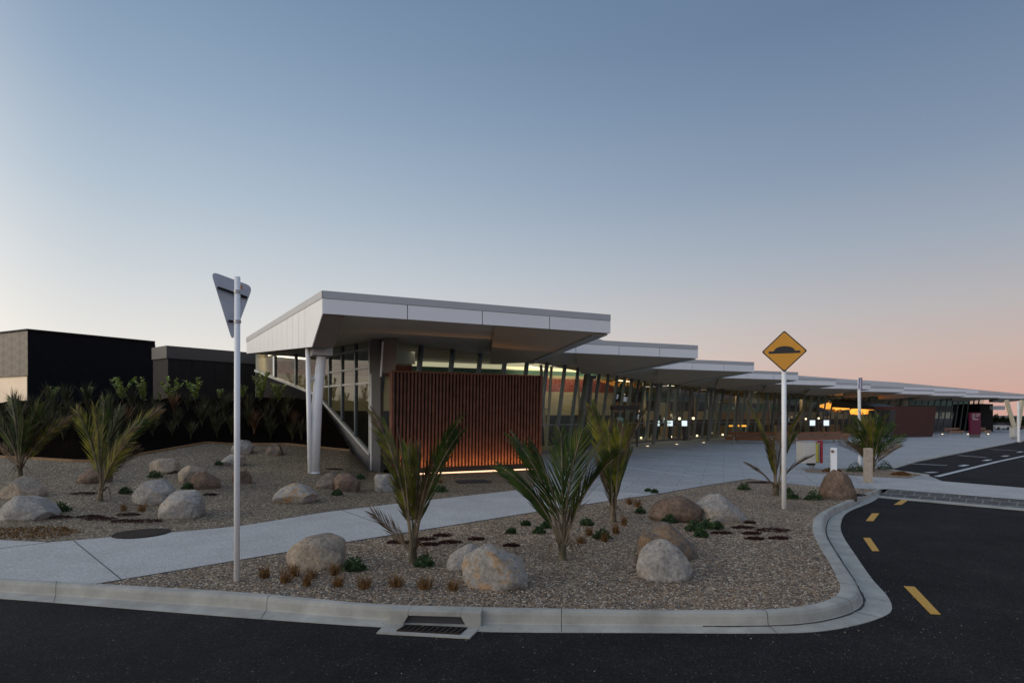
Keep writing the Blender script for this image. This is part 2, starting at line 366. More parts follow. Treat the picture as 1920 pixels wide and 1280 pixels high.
KI = [(-900,1036),(-400,1064),(0,1084),(250,1098),(480,1112),(693,1131),(905,1138),(1200,1143),(1400,1143),(1480,1139),(1530,1131),(1562,1119),(1575,1104),(1570,1085),(1555,1055),(1537,1025),(1525,1000),(1524,980),(1535,963),(1575,943),(1610,929),(1646,917)]
KO = [(-900,1062),(-400,1096),(0,1122),(230,1140),(460,1158),(690,1174),(905,1184),(1200,1186),(1420,1187),(1530,1184),(1600,1173),(1650,1158),(1672,1143),(1664,1118),(1635,1085),(1607,1045),(1580,1003),(1577,980),(1590,960),(1634,941),(1650,931),(1672,921)]
KIW = catmull([PZ(x, y, .14) for x, y in KI], 8); KOW = catmull([PZ(x, y, 0) for x, y in KO], 8)
prof = [(0,-.05),(0,.14),(.02,.146),(.27,.146),(.33,.138),(.38,.11),(.42,.035),(.46,.024),(1,.006),(1.0,-.05)]
mb = MB(); vs = []; n = len(prof)
for a, b in zip(KIW, KOW):
    for t, z in prof:
        p = lerp(a, b, t); vs.append(Vector((p.x, p.y, z)))
mb.add(vs, [(i*n+j, i*n+j+1, (i+1)*n+j+1, (i+1)*n+j) for i in range(len(KIW)-1) for j in range(n-1)])
kerb = tag(mb.build('kerb', 'kerb', loc=(0,0,0)), kind='structure')
# joints and the dirt line in the channel
mb = MB()
for i in (19, 33, 52, 66, 88, 101, 112, 121, 132):
    if i >= len(KIW)-1: break
    a, b = KIW[i], KOW[i]; d = (KIW[i+1]-KIW[i])*0+(KIW[i+1]-KIW[i]).normalized()*.003
    q = [lerp(a, b, t) for t, z in prof[1:-1]]
    for j in range(len(q)-1):
        p0 = Vector((q[j].x, q[j].y, prof[j+1][1]+.002)); p1 = Vector((q[j+1].x, q[j+1].y, prof[j+2][1]+.002)); mb.poly([p0-d, p0+d, p1+d, p1-d])
for i in range(60, len(KIW)-14):
    wd = .014+.012*noise.noise(Vector((i*.35, 0, 0))); 
    if i > 108: wd += .012
    r = []
    for k in (i, i+1):
        a, b = KIW[k], KOW[k]; c = lerp(a, b, .47); u = (b-a).normalized(); u.z = 0; r.append((Vector((c.x, c.y, .028))-u*wd, Vector((c.x, c.y, .027))+u*wd))
    if wd > .006: mb.poly([r[0][0], r[1][0], r[1][1], r[0][1]])
MC['dirt'] = mat('channel_dirt', (.05,.04,.03), .95, .4, 30)
tag(mb.build('channel_dirt', MC['dirt'], loc=(0,0,0)), kind='structure')

SP = [(180,1095),(240,1085),(640,1018),(1027,956),(1240,925),(1330,909),(1408,897),(1449,902.7),(1546,913),(1646,917)]
NP = [(-300,1000),(0,1011),(90,1015.5),(150,1011),(205,1006),(320,997),(400,990),(450,985),(520,974),(580,964),(620,958),(680,951),(720,946),(1003,914)]
spw = [PZ(x, y) for x, y in SP]; npw = [PZ(x, y) for x, y in NP]
il = min(range(len(KIW)), key=lambda i: (KIW[i]-spw[0]).length)
sheet('gravel_island', [tuple(p) for p in spw]+[tuple(p) for p in reversed(KIW[il:])], 0.002, 'gravel')
fp = sheet('footpath', [tuple(p) for p in KIW[:il+1]]+[tuple(p) for p in spw[:5]]+[tuple(p) for p in reversed(npw)]+[(-14,7.4)], -.002, 'path')
# dark edge of the path slab standing over the gravel
mb = MB()
for i in range(0, 6):
    a, b = spw[i], spw[i+1]; mb.beam(a+Vector((0,0,-.03)), b+Vector((0,0,-.03)), .03, .075)
tag(mb.build('path_edging', M['joint'], loc=(0,0,0)), kind='structure')
mb = MB()
for a, b in (((-300,1065),(95,1015.5)), ((138,1013),(228,1086)), ((640,955.5),(760,998)), ((1003,914.5),(1240,924.5))):
    mb.beam(PZ(*a)+Vector((0,0,-.012)), PZ(*b)+Vector((0,0,-.012)), .013, .025)
tag(mb.build('path_joint', 'joint', loc=(0,0,0)), kind='structure')

KL = [(1662,879),(1707,866),(1760,855.5),(1815,845),(1862,836),(1904,828),(1950,822.5)]
klw = [PG(x, y) for x, y in KL]
cross_t = [(1738,890),(1768,902),(1920,914.4),(2300,946)]
plaza_pts = [PZ(1003,914), PZ(1240,925)]+spw[5:]+[PZ(1667,916.6), PZ(1920,936.8), PZ(2300,967)]+[PZ(x, y) for x, y in reversed(cross_t)]+klw+[Vector((130,118,0)), Vector((130,150,0)), Vector((-20,150,0)), Vector((-20,40,0)), Vector((-4,24,0)), PZ(1005,882)]
sheet('plaza', [tuple(p) for p in plaza_pts], 0.0, 'plaza')
park = [PZ(x, y) for x, y in cross_t]
sheet('parking_road', [tuple(p) for p in park]+[(200,30),(300,118),(140,118)]+[tuple(p) for p in reversed(klw)], -.012, 'asphalt')
# concrete crossing band and the paver ramp beside it
sheet('crossing', [tuple(PZ(x, y)) for x, y in ((1646,917),(1667,916.6),(1920,936.8),(2300,967),(2300,946),(1920,914.4),(1768,902),(1600,892))], .004, 'path')
MC['pv'] = concrete_mat('ramp_pavers', (.075,.073,.07), .25, True, 3, (.30,.24,44), 2.6)
mb = MB(); a, b = PZ(1667,916.6,.138), PZ(2300,967,.138); c, d = PZ(2300,986,.008), PZ(1647,929,.008); mb.hexa([Vector((p.x,p.y,-.05)) for p in (a,b,c,d)], [a,b,c,d])
tag(mb.build('paver_ramp', MC['pv'], loc=(0,0,0)), kind='structure')
mb = MB(); dd = (c-b).normalized()*.0; u = (PZ(1920,958.5,.012)-PZ(1920,954.7,.012))
mb.hexa([Vector((p.x,p.y,-.05)) for p in (d,c,c+u,d+u)], [Vector((p.x,p.y,.014)) for p in (d,c,c+u,d+u)])
tag(mb.build('ramp_edging', 'kerb', loc=(0,0,0)), kind='structure')
for a_, b_ in (((1191,851),(1420,877)), ((1262,835.5),(1480,858)), ((1150,872),(1300,893))):
    a_, b_ = PG(*a_), PG(*b_); t_ = (b_-a_).normalized(); n_ = Vector((-t_.y, t_.x, 0))*.16
    sheet('paving_band', [tuple(a_-n_), tuple(b_-n_), tuple(b_+n_), tuple(a_+n_)], .003, 'path')
# kerb of the car park and painted lines
mb = MB()
for a, b in zip(klw, klw[1:]): mb.beam(a, b, .32, .04)
mb.beam(PZ(1662,880), PZ(1738,890.5), .16, .05)
tag(mb.build('parking_kerb', 'kerb', loc=(0,0,0)), kind='structure')
def line(a, b, w, m, name, label, cat, group=None, dz=.004-.012, fn=PG):
    a, b = fn(*a), fn(*b); t = (b-a); t.z = 0; t.normalize(); s = Vector((-t.y, t.x, 0))*w/2; up = Vector((0,0,dz))
    o = sheet(name, [tuple(p) for p in (a-s, b-s, b+s, a+s)], dz, m, kind=None)
    return tag(o, label, cat, group)
line((1756,892.5),(1935,851), .16, 'wline', 'lane_line', 'long white painted line along the edge of the car park lane', 'road line')
for i, (a, b, s) in enumerate((((1709.5,868.5),(1776,871.5),'nearest'), ((1797,853),(1850,857),'middle'), ((1857,841.6),(1905,844),'farthest'), ((1664,881),(1740,889),'') )):
    if s: line(a, b, .14, 'wline', 'bay_line', f'{s} of the three thin white parking bay lines on the dark asphalt', 'road line', 'white parking bay lines')
for i, (a, b, s) in enumerate((((1737,885.2),(1755,884),'first, beside the small planted bed,'), ((1801,873),(1813,870.5),'second from the planted bed'), ((1846,863),(1856,860.7),'third from the planted bed'), ((1881,855),(1889,853.3),'fourth from the planted bed'), ((1909,847.3),(1916,845.8),'farthest away'))):
    line(a, b, .2, 'wline', 'bay_mark', f'short white parking dash, {s}'.rstrip(','), 'road mark', 'short white parking dashes')
for i, (q, s) in enumerate(((((1694.5,1097.7),(1715,1099),(1763.6,1150.5),(1745,1149.5)), 'long yellow road dash nearest the camera, beyond the kerb corner'),
          (((1618.6,1007.5),(1631.6,1007.5),(1648.6,1032),(1635.6,1032)), 'yellow road dash beside the hollow of the curved kerb'),
          (((1623.5,975.6),(1635,961.6),(1648.6,961.6),(1637.7,975.8)), 'yellow road dash beside the end of the kerb gutter'),
          (((1676,945.3),(1690.5,936.4),(1703.5,936.4),(1690.5,945.3)), 'yellow road dash just before the dark paver ramp'))):
    mb = MB(); pts = [PZ(x, y, .006) for x, y in q]; mb.hexa([p-Vector((0,0,.01)) for p in pts], pts)
    tag(mb.build('yellow_dash', 'yellow'), s, 'road dash', 'yellow dashes along the kerb')
# ------------------------------------------------------------------ left garden terrain
EP = [(-300,850,19),(0,857,17),(56,860,16.5),(137,865,16),(187,866,16),(225,859,17),(312,844,18.5),(387,830.6,20),(434,833,20.5),(537,833,21),(656,845,20.9),(692,880,20.2),(745,888,18.6),(1008,880,20.7)]
epw = [P(*e) for e in EP]
for i in (11, 12, 13): epw[i].z = .14
def densify(pts, n): return [lerp(pts[i], pts[i+1], j/n) for i in range(len(pts)-1) for j in range(n)]+[pts[-1]]
NW, EW = densify(npw, 6), densify(epw, 6)
mb = MB(); vs = []; K = 26
for a, b in zip(NW, EW):
    for k in range(K+1):
        t = k/K; p = lerp(a, b, t); z = .142+(b.z-.142)*t**1.7
        z += .03*noise.noise(Vector((p.x*.6, p.y*.6, 0)))*min(1, 8*t*(1-t))
        vs.append(Vector((p.x, p.y, z)))
mb.add(vs, [(i*(K+1)+k, (i+1)*(K+1)+k, (i+1)*(K+1)+k+1, i*(K+1)+k+1) for i in range(len(NW)-1) for k in range(K)])
gl = tag(mb.build('gravel_garden', 'gravel2', loc=(0,0,0), smooth=True), kind='structure')
gvs, gfs = list(mb.v), list(mb.f)
# mulch mound
CR = [(-300,752,25),(0,752,23),(56,752,22.5),(137,752,22),(187,750,22),(225,748,22.5),(312,747,23.5),(387,746,24),(434,745,24.5),(505,742,25),(598,752,23.3)]
crw = [P(*e) for e in CR]; ed = epw[:11]
E2, C2 = densify(ed, 8), densify(crw, 8)
mb = MB(); vs = []; K = 24
for a, b in zip(E2, C2):
    back = b+Vector((b.x*.5, 14, .1)) if b.x < -8 else b+Vector((-3, 5, .3))
    for k in range(K+7):
        if k <= K:
            t = k/K; p = lerp(a, b, t); z = a.z+.0+(b.z-a.z)*(t**.85)
        else:
            p = lerp(b, back, (k-K)/6); z = p.z
        z += .10*noise.noise(Vector((p.x*1.3, p.y*1.3, 3)))*min(1, k/4)+.04*noise.noise(Vector((p.x*5, p.y*5, 3)))*min(1, k/4)
        vs.append(Vector((p.x, p.y, z-.02)))
W_ = K+7
mb.add(vs, [(i*W_+k, (i+1)*W_+k, (i+1)*W_+k+1, i*W_+k+1) for i in range(len(E2)-1) for k in range(W_-1)])
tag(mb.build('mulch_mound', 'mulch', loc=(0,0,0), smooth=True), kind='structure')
mvs, mfs = list(mb.v), list(mb.f)
mb = MB()
for a, b in zip(ed, ed[1:]): mb.beam(a+Vector((0,0,.0)), b+Vector((0,0,.0)), .05, .12)
tag(mb.build('timber_edging', 'timber'), 'thin pale timber edging board between the gravel and the dark mulch bank', 'garden edging')
BV = BVHTree.FromPolygons([tuple(v) for v in gvs], gfs); BM = BVHTree.FromPolygons([tuple(v) for v in mvs], mfs)
def hit(px, py):
    d = Vector(((px-960)/F, 1, (HY-py)/F)); best = None; o = Vector((0, 0, CZ)); dn = d.normalized()
    for bv in (BV, BM):
        r = bv.ray_cast(o, dn, 200)
        if r[0] is not None and (best is None or r[3] < best[1]): best = (r[0], r[3])
    if best is None: return PG(px, py)
    return best[0]
def drop(x, y):
    z = -9
    for bv in (BV, BM):
        r = bv.ray_cast(Vector((x, y, 30)), Vector((0,0,-1)), 60)
        if r[0] is not None: z = max(z, r[0].z)
    return z if z > -8 else zg(y)

# ------------------------------------------------------------------ TERMINAL BUILDING
term = thing('airport_terminal', (0, 28, .14), 'long low glass terminal with white sawtooth canopy roofs stepping into the distance', 'terminal building')
ZT, ZB, ZS = 5.20, 4.62, 4.66
U = Vector((math.cos(R(23.5)), math.sin(R(23.5)), 0)); V = Vector((-.42, .9075, 0)).normalized()
tips = [(1144,590),(1308,647.5),(1413.5,678.75),(1496,697.5),(1567.3,710),(1631.9,718.6),(1694.3,725.6),(1752,730.6),(1811,734.4),(1875,738.2),(1945,740.5)]
B = []
for x, y in tips:
    D = (ZT-CZ)*F/(HY-y); B.append(Vector(((x-960)/F*D, D, 0)))
A = [Vector((PZ(606.5, 545, ZT).x, PZ(606.5, 545, ZT).y, 0))]
for k in range(1, len(B)):
    ang = 21 if k < 4 else 20
    Uk = Vector((math.cos(R(ang)), math.sin(R(ang)), 0))
    # B[k]-s*Uk = B[k-1]+t*V
    det = (-Uk.x)*(-V.y)-(-V.x)*(-Uk.y); dx, dy = B[k-1].x-B[k].x, B[k-1].y-B[k].y
    s = (dx*(-V.y)-(-V.x)*dy)/det; A.append(B[k]-Uk*s)
def at(p, z): return Vector((p.x, p.y, z))
Cc = PZ(463.7, 633, ZT); Cc.z = 0
FL = [Vector((x, y, 0)) for x, y in ((-4.9,20.6),(2.4,30.9),(10.0,45.5),(17.3,55),(26,64),(35.5,71.5),(46,79),(57,86),(70,93),(79,98.2))]
K0 = Vector((-4.95,20.35,.74)); K1 = P(597,738,23.6); K2 = P(480,692,26.2)
def toF(p, over=.25):
    best = None
    for i in range(len(FL)-1):
        f0, f1 = FL[i], FL[i+1]
        if i == len(FL)-2: f1 = f1+(f1-f0)*4
        e = f1-f0; det = V.x*(-e.y)+e.x*V.y
        if abs(det) < 1e-9: continue
        dx, dy = f0.x-p.x, f0.y-p.y; t = (dx*(-e.y)+e.x*dy)/det; s_ = (V.x*dy-V.y*dx)/det
        if 0 <= s_ <= 1 and t > 0 and (best is None or t < best): best = t
    return p+V*((best if best else 12)+over)
for k in range(len(B)):
    a, b = A[k], B[k]; u = (b-a).normalized(); nrm = Vector((u.y, -u.x, 0)); ln = (b-a).length
    dep = 14
    # slab
    tb = toF(b); ta = toF(a)
    if k == 0: pl = [a, b, tb, FL[0]+Vector((-.1,.2,0)), Vector((K1.x,K1.y+.2,0)), Vector((K2.x,K2.y+.3,0)), Cc+Vector((.4,1.6,0)), Cc]
    elif k < 9:
        mid_F = [f for f in FL if ta.y+.3 < f.y < tb.y-.3]; pl = [a, b, tb]+list(reversed(mid_F))+[ta]
    else: pl = [a, b, b+V*dep, a+V*dep]
    mb = MB(); mb.prism([at(p+(nrm*-.05), ZT-.1) for p in pl], (0,0,.08)); roof = mb.build('canopy_roof', 'flash', term)
    if k == 0:
        mb = MB(); mb.prism([at(p, 5.28) for p in (FL[0], FL[1], Vector((-2.5,41,0)), Vector((-12.6,31.9,0)), Vector((K2.x,K2.y,0)), Vector((K1.x,K1.y,0)))], (0,0,.1)); mb.build('link_roof', 'flash', term)
    # fascia: flashing strip on top, panels below with open joints over a dark backing
    mb = MB(); mb.prism([at(a, ZB+.02), at(b-u*.02, ZB+.02), at(b-u*.02-nrm*.10, ZB+.02), at(a-nrm*.10, ZB+.02)], (0,0,ZT-ZB-.06)); mb.build('fascia_backing', 'joint', roof)
    mb = MB(); mb.prism([at(a+nrm*.03, ZT-.19), at(b+nrm*.03, ZT-.19), at(b-nrm*.12, ZT-.19), at(a-nrm*.12, ZT-.19)], (0,0,.19)); mb.build('parapet_flashing', 'flash', roof)
    mb = MB(); npan = max(2, round(ln/2.2)); g = .012
    for j in range(npan):
        p0, p1 = a+u*(ln*j/npan+(g if j else 0)), a+u*(ln*(j+1)/npan-(g if j < npan-1 else 0))
        mb.prism([at(p0+nrm*.02, ZB), at(p1+nrm*.02, ZB), at(p1-nrm*.0, ZB), at(p0-nrm*.0, ZB)], (0,0,ZT-.20-ZB))
    mb.build('fascia_panel', 'white', roof)
    # return fascia along the tip's side
    Rr = b-u*1.45+V*4.15; Q = b-u*3.1+V*4.8
    if k == 0: Rr = P(998,678,1)*0+Vector((.85,23.1,0)); Q = Vector((-.9,23.75,0))
    mb = MB(); mb.poly([at(b, ZT-.02), at(b, ZB), at(b+V*dep, ZB-.0) if k > 8 else at(tb, ZB), at(b+V*dep if k > 8 else tb, ZT-.02)]); mb.build('return_fascia', 'white', roof)
    # soffit, flat part and hanging wedge
    mb = MB(); mb.poly([at(p, ZS) for p in pl]); mb.build('soffit', 'soffit2' if k else 'soffit2', term)
    fl = .55 if k == 0 else .25
    Lp = lerp(a, b, fl)-nrm*.12; bb = b-nrm*.12-u*.02
    ZW = 4.14
    mb = MB(); zz = ZB+.01
    mb.poly([at(Lp, zz), at(bb, zz), at(Rr, ZW), at(Q, ZW)])
    mb.poly([at(Lp, zz), at(Q, ZW), at(Q, ZS)]); mb.poly([at(Q, ZW), at(Rr, ZW), at(Rr, ZS), at(Q, ZS)])
    w_ = mb.build('soffit_wedge', 'soffit', term)
    mb = MB(); e = u*.22
    mb.prism([at(bb, zz-.02), at(Rr, ZW-.02), at(Rr-e, ZW-.02), at(bb-e*1.8+V*.25, zz-.03)], (0,0,-.04)); mb.build('soffit_trim', 'frame', w_)
# side face of the first canopy
a, c = A[0], Cc; sd_ = (c-a).normalized(); so_ = Vector((-sd_.y, sd_.x, 0))
if so_.x > 0: so_ = -so_
ls = (c-a).length
def side(t, z, o=0): p = a+sd_*t+so_*o; return Vector((p.x, p.y, z))
t1 = .6
for i in range(200):
    q = side(i*.01, 0);
    if (q.x/q.y) <= (587-960)/F: t1 = i*.01; break
zl0 = CZ+(HY-650)/F*side(t1, 0).y; tE = .86*ls; zl1 = CZ+(HY-661.5)/F*side(tE, 0).y
def zlow(t): return ZB+(zl0-ZB)*t/t1 if t < t1 else zl0+(zl1-zl0)*(t-t1)/(tE-t1)
mb = MB(); g = .01; npan = 14
edges = [0, t1]+[t1+(ls-t1)*(i+1)/npan for i in range(npan)]
for e0, e1 in zip(edges, edges[1:]):
    g0 = g if e0 > t1 else 0; g1 = g
    mb.hexa([side(e0+g0, zlow(e0), .03), side(e1-g1*(e1 > t1), zlow(e1), .03), side(e1-g1*(e1 > t1), ZT-.19, .03), side(e0+g0, ZT-.19, .03)],
            [side(e0+g0, zlow(e0), .0), side(e1-g1*(e1 > t1), zlow(e1), .0), side(e1-g1*(e1 > t1), ZT-.19, .0), side(e0+g0, ZT-.19, .0)])
sf = mb.build('side_cladding', 'white', term)
mb = MB(); mb.hexa([side(0, ZT-.185, .045), side(ls, ZT-.185, .045), side(ls, ZT-.185, -.1), side(0, ZT-.185, -.1)], [side(0, ZT+.002, .045), side(ls, ZT+.002, .045), side(ls, ZT+.002, -.1), side(0, ZT+.002, -.1)])
mb.build('parapet_flashing', 'flash', sf)
mb = MB()
mb.hexa([side(t1, zl0+.01, -.02), side(ls, zlow(ls)+.01, -.02), side(ls, zlow(ls)+.01, -.55), side(t1, zl0+.01, -.55)], [side(t1, ZT-.12, -.02), side(ls, ZT-.12, -.02), side(ls, ZT-.12, -.55), side(t1, ZT-.12, -.55)])
mb.hexa([side(.02, ZB+.005, -.02), side(t1, zl0+.01, -.02), side(t1, zl0+.01, -.55), side(.02, ZB+.005, -.55)], [side(.02, ZB+.3, -.02), side(t1, ZB+.3, -.02), side(t1, ZB+.3, -.55), side(.02, ZB+.3, -.55)])
mb.build('side_beam', 'bronze', term)
# end return of the side face
mb = MB(); mb.poly([side(ls, zlow(ls)), side(ls, ZT-.02), at(c+Vector((6,5,0)), ZT-.02), at(c+Vector((6,5,0)), zlow(ls))]); mb.build('end_fascia', 'white', term)

# glazed front
lens = [(FL[i+1]-FL[i]).length for i in range(len(FL)-1)]; total = sum(lens)
def Fp(s):
    for i, l in enumerate(lens):
        if s <= l or i == len(lens)-1: return FL[i]+(FL[i+1]-FL[i])*(s/l), (FL[i+1]-FL[i]).normalized()
        s -= l
nw = 66; step = total/nw; HG = ZS
for i in range(nw):
    p0, t0 = Fp(i*step); p1, t1_ = Fp((i+1)*step); no = Vector((t0.y, -t0.x, 0)); lean = .62
    z0, z1 = zg(p0.y), zg(p1.y)
    b0, b1 = at(p0, z0+.14), at(p1, z1+.14); u0, u1 = at(p0+no*lean, HG), at(p1+no*lean, HG)
    mb = MB(); mb.poly([b0, b1, u1, u0]); wn = mb.build('window', 'glass', term)
    mb = MB(); mb.beam(b0, u0, .12, .17, side=t0); mb.build('mullion', 'mull', wn)
    if i < 40:
        mb = MB(); q = .30; mb.beam(lerp(b0, u0, q)+no*.03, lerp(b1, u1, q)+no*.03, .05, .06); mb.build('transom', 'mull', wn)
    mb = MB(); mb.hexa([at(p0-no*.2, z0-.02), at(p1-no*.2, z1-.02), at(p1+no*.35, z1-.02), at(p0+no*.35, z0-.02)], [at(p0-no*.2, z0+.14), at(p1-no*.2, z1+.14), at(p1+no*.3, z1+.13), at(p0+no*.3, z0+.13)]); mb.build('window_sill', 'plinth', wn)
# wall band between the canopies and the upper roof
mb = MB()
for p, q in zip(FL[1:], FL[2:]):
    t = (q-p).normalized(); ni = Vector((-t.y, t.x, 0))*.3
    mb.hexa([at(p+ni*.5, ZS), at(q+ni*.5, ZS), at(q+ni, ZS), at(p+ni, ZS)], [at(p+ni*.5, 6.25), at(q+ni*.5, 6.25), at(q+ni, 6.25), at(p+ni, 6.25)])
mb.build('upper_wall', 'white', term)
# upper roof
UR = FL[1:8]+[Vector((99,119,0)), Vector((118,134,0))]
mb = MB(); ZU = 6.9
for p, q in zip(UR, UR[1:]):
    t = (q-p).normalized(); ni = Vector((-t.y, t.x, 0))*14
    mb.hexa([at(p, ZU-.7), at(q, ZU-.7), at(q+ni, ZU-.7), at(p+ni, ZU-.7)], [at(p, ZU), at(q, ZU), at(q+ni, ZU), at(p+ni, ZU)])
MC['ur'] = mat('pale_roof', (.55,.57,.57), .4, .03, 1)
mb.build('upper_roof', MC['ur'], term)
# interior: ceiling, floor, walls
mb = MB()
for k_, (p, q) in enumerate(zip(FL, FL[1:])):
    t = (q-p).normalized(); ni = Vector((-t.y, t.x, 0)); e_ = 8 if k_ == 0 else 16
    if k_ == 0: continue
    mb.poly([at(p+ni*.1, 5.65), at(q+ni*.1, 5.65), at(q+ni*16, 5.65), at(p+ni*e_, 5.65)])
mb.build('hall_ceiling', 'inceil', term)
mb = MB()
for p, q in zip(FL, FL[1:]):
    t = (q-p).normalized(); ni = Vector((-t.y, t.x, 0))
    mb.poly([at(p+ni*.1, zg(p.y)+.02), at(q+ni*.1, zg(q.y)+.02), at(q+ni*16, zg(q.y)+.02), at(p+ni*16, zg(p.y)+.02)])
mb.build('hall_floor', 'infloor', term)
def wall(p, q, bands, name='hall_wall'):
    p, q = Vector((p[0], p[1], 0)), Vector((q[0], q[1], 0)); t = (q-p).normalized(); ni = Vector((-t.y, t.x, 0))*.12
    ms = []; mb = MB()
    for i, (z0, z1, m) in enumerate(bands):
        mb.hexa([at(p, z0), at(q, z0), at(q+ni, z0), at(p+ni, z0)], [at(p, z1), at(q, z1), at(q+ni, z1), at(p+ni, z1)], i); ms.append(m)
    return mb.build(name, ms, term)
near = [(-.3,2.05,'indark'),(2.05,3.62,'inwall'),(3.62,4.5,'inred'),(4.5,4.72,'inwall'),(4.72,5.0,'inteal'),(5.0,5.66,'cove')]  # lowest dark band paints in both the counters and the shadow there
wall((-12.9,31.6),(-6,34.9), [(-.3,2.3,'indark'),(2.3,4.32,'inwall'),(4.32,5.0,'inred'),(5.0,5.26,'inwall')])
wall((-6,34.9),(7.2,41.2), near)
# dark rounded lounge sign on the red band
p_ = P(545,684,31.75); e_ = P(592,687,33.0); tt = (e_-p_).normalized(); mb = MB(); pts = []
for i_ in range(17):
    a_ = math.pi/2+math.pi*i_/16; pts.append(p_+tt*.18+tt*.18*math.cos(a_)+Vector((0,0,.20*math.sin(a_))))
for i_ in range(17):
    a_ = -math.pi/2+math.pi*i_/16; pts.append(e_+tt*.18*math.cos(a_)+Vector((0,0,.20*math.sin(a_))))
mb.prism(pts, (.0,-.04,0)); sg_ = mb.build('lounge_sign', 'black', term)
fc = bpy.data.curves.new('sign_lettering', 'FONT'); fc.body = 'KORU'; fc.size = .30; fc.extrude = .005; fo_ = bpy.data.objects.new('tmp_text', fc); col.objects.link(fo_)
bpy.context.view_layer.update(); me_t = bpy.data.meshes.new_from_object(fo_.evaluated_get(bpy.context.evaluated_depsgraph_get())); bpy.data.objects.remove(fo_)
lt = bpy.data.objects.new('sign_lettering', me_t); col.objects.link(lt); me_t.materials.clear(); me_t.materials.append(M['txt']); lt.parent = sg_; lt.rotation_euler = (R(90), 0, math.atan2(tt.y, tt.x)); lt.location = p_+tt*.22+Vector((0,-.06,-.10))-ROOT[term.name]
wall((-11.6,26.6),(-13.0,31.6), [(-.3,5.25,'inwall')])
mid = [(-.5,2.3,'indark'),(2.3,3.3,'inwood'),(3.3,4.3,'indark'),(4.3,5.2,'inteal'),(5.2,5.66,'inwall')]
wall((-8,49.5),(13.0,57.5), mid)
for i, (p, q) in enumerate((((2,58),(16,74)), ((16,74),(30,86)), ((30,86),(44,95)), ((44,95),(60,104)), ((60,104),(76,111)), ((76,111),(91,115.5)))):
    wall(p, q, [(-1,1.4,'indark'),(1.4,2.6,'inwall' if i % 2 else 'inwood'),(2.6,3.9,'indark' if i % 2 else 'inteal'),(3.9,5.0,'inteal' if i % 2 else 'inwall'),(5.0,5.66,'inwall')])
# interior V columns, posts and counters
for i, s in enumerate([14.8, 20.5, 27, 34, 41, 48, 55, 62, 70, 78, 86, 95]):
    p, t = Fp(s); ni = Vector((-t.y, t.x, 0)); b_ = at(p+ni*1.6, zg(p.y)); mb = MB()
    for sg in (-1, 1): mb.beam(b_, at(p+ni*1.6+t*sg*.75, 4.9), .16, .16)
    mb.beam(at(p+ni*1.6-t*.33, 2.4), at(p+ni*1.6+t*.33, 2.4), .08, .08)
    mb.build('v_column', 'inwall' if i < 4 else 'green', term)
for i, s in enumerate([16.4, 25.8, 36, 46, 57, 68, 80, 92]):
    p, t = Fp(s); no = Vector((t.y, -t.x, 0)); mb = MB(); mb.beam(at(p-no*.4, zg(p.y)), at(p+no*.35, ZS), .26, .30, side=t); mb.build('raking_post', 'green', term)
for i in range(14):
    s = 20+i*6.2; p, t = Fp(s); ni = Vector((-t.y, t.x, 0)); mb = MB()
    mb.box(at(p+ni*4.5, zg(p.y)+.02), 3.2, .8, 1.1, math.atan2(t.y, t.x)); mb.build('counter', 'indark' if i % 2 else 'inwood', term)
random.seed(3)
for i in range(16):
    s = 17+i*5.5+random.random()*2; p, t = Fp(s); ni = Vector((-t.y, t.x, 0)); mb = MB()
    mb.box(at(p+ni*(6+random.random()*3), zg(p.y)+.02), .12+.3*random.random(), .2, 4.8, math.atan2(t.y, t.x)); mb.build('timber_batten', 'inwood', term)
random.seed(9)
for i in range(34):
    s = 24+i*2.6+random.random(); p, t = Fp(s); ni = Vector((-t.y, t.x, 0)); mb = MB(); q_ = at(p+ni*(3+random.random()*5), random.uniform(.2,3.6)); w_ = random.uniform(.4,1.8)
    mb.beam(q_-t*w_/2, q_+t*w_/2, .08, random.uniform(.4,1.3)); mb.build('hall_panel', random.choice(('inwall','inteal','indark','indark','inwood','green','frame','grey')), term)
# light strips in the ceiling
for s in (17, 24, 33, 43, 55):
    p, t = Fp(s); ni = Vector((-t.y, t.x, 0)); mb = MB(); c0 = at(p+ni*3.2, 5.0); mb.beam(c0-t*1.2, c0+t*1.2, .10, .07); mb.build('ceiling_light', 'lightp', term)
mb = MB(); mb.beam(P(504,665.5,27.3), P(574,672.5,25.6), .08, .08); mb.build('ceiling_light', 'lightp', term)
for (x, y) in ((-9,27.5),(-3,29),(4,38),(9,48),(17,60),(30,72),(45,84),(62,95)):
    ld = bpy.data.lights.new('hall_light', 'AREA'); ld.energy = 40 if y < 28 else 60 if y < 30 else 170 if y < 50 else 260; ld.size = 7; ld.color = (1,.82,.55); lo = bpy.data.objects.new('hall_light', ld); col.objects.link(lo); lo.location = (x-1.5, y+1.0, 5.2)
    ld.shape = 'RECTANGLE'; ld.size_y = 3 if y > 28 else 1; ld.size = 7 if y > 28 else 2; lo.parent = term; lo.location = Vector(lo.location)-ROOT[term.name]

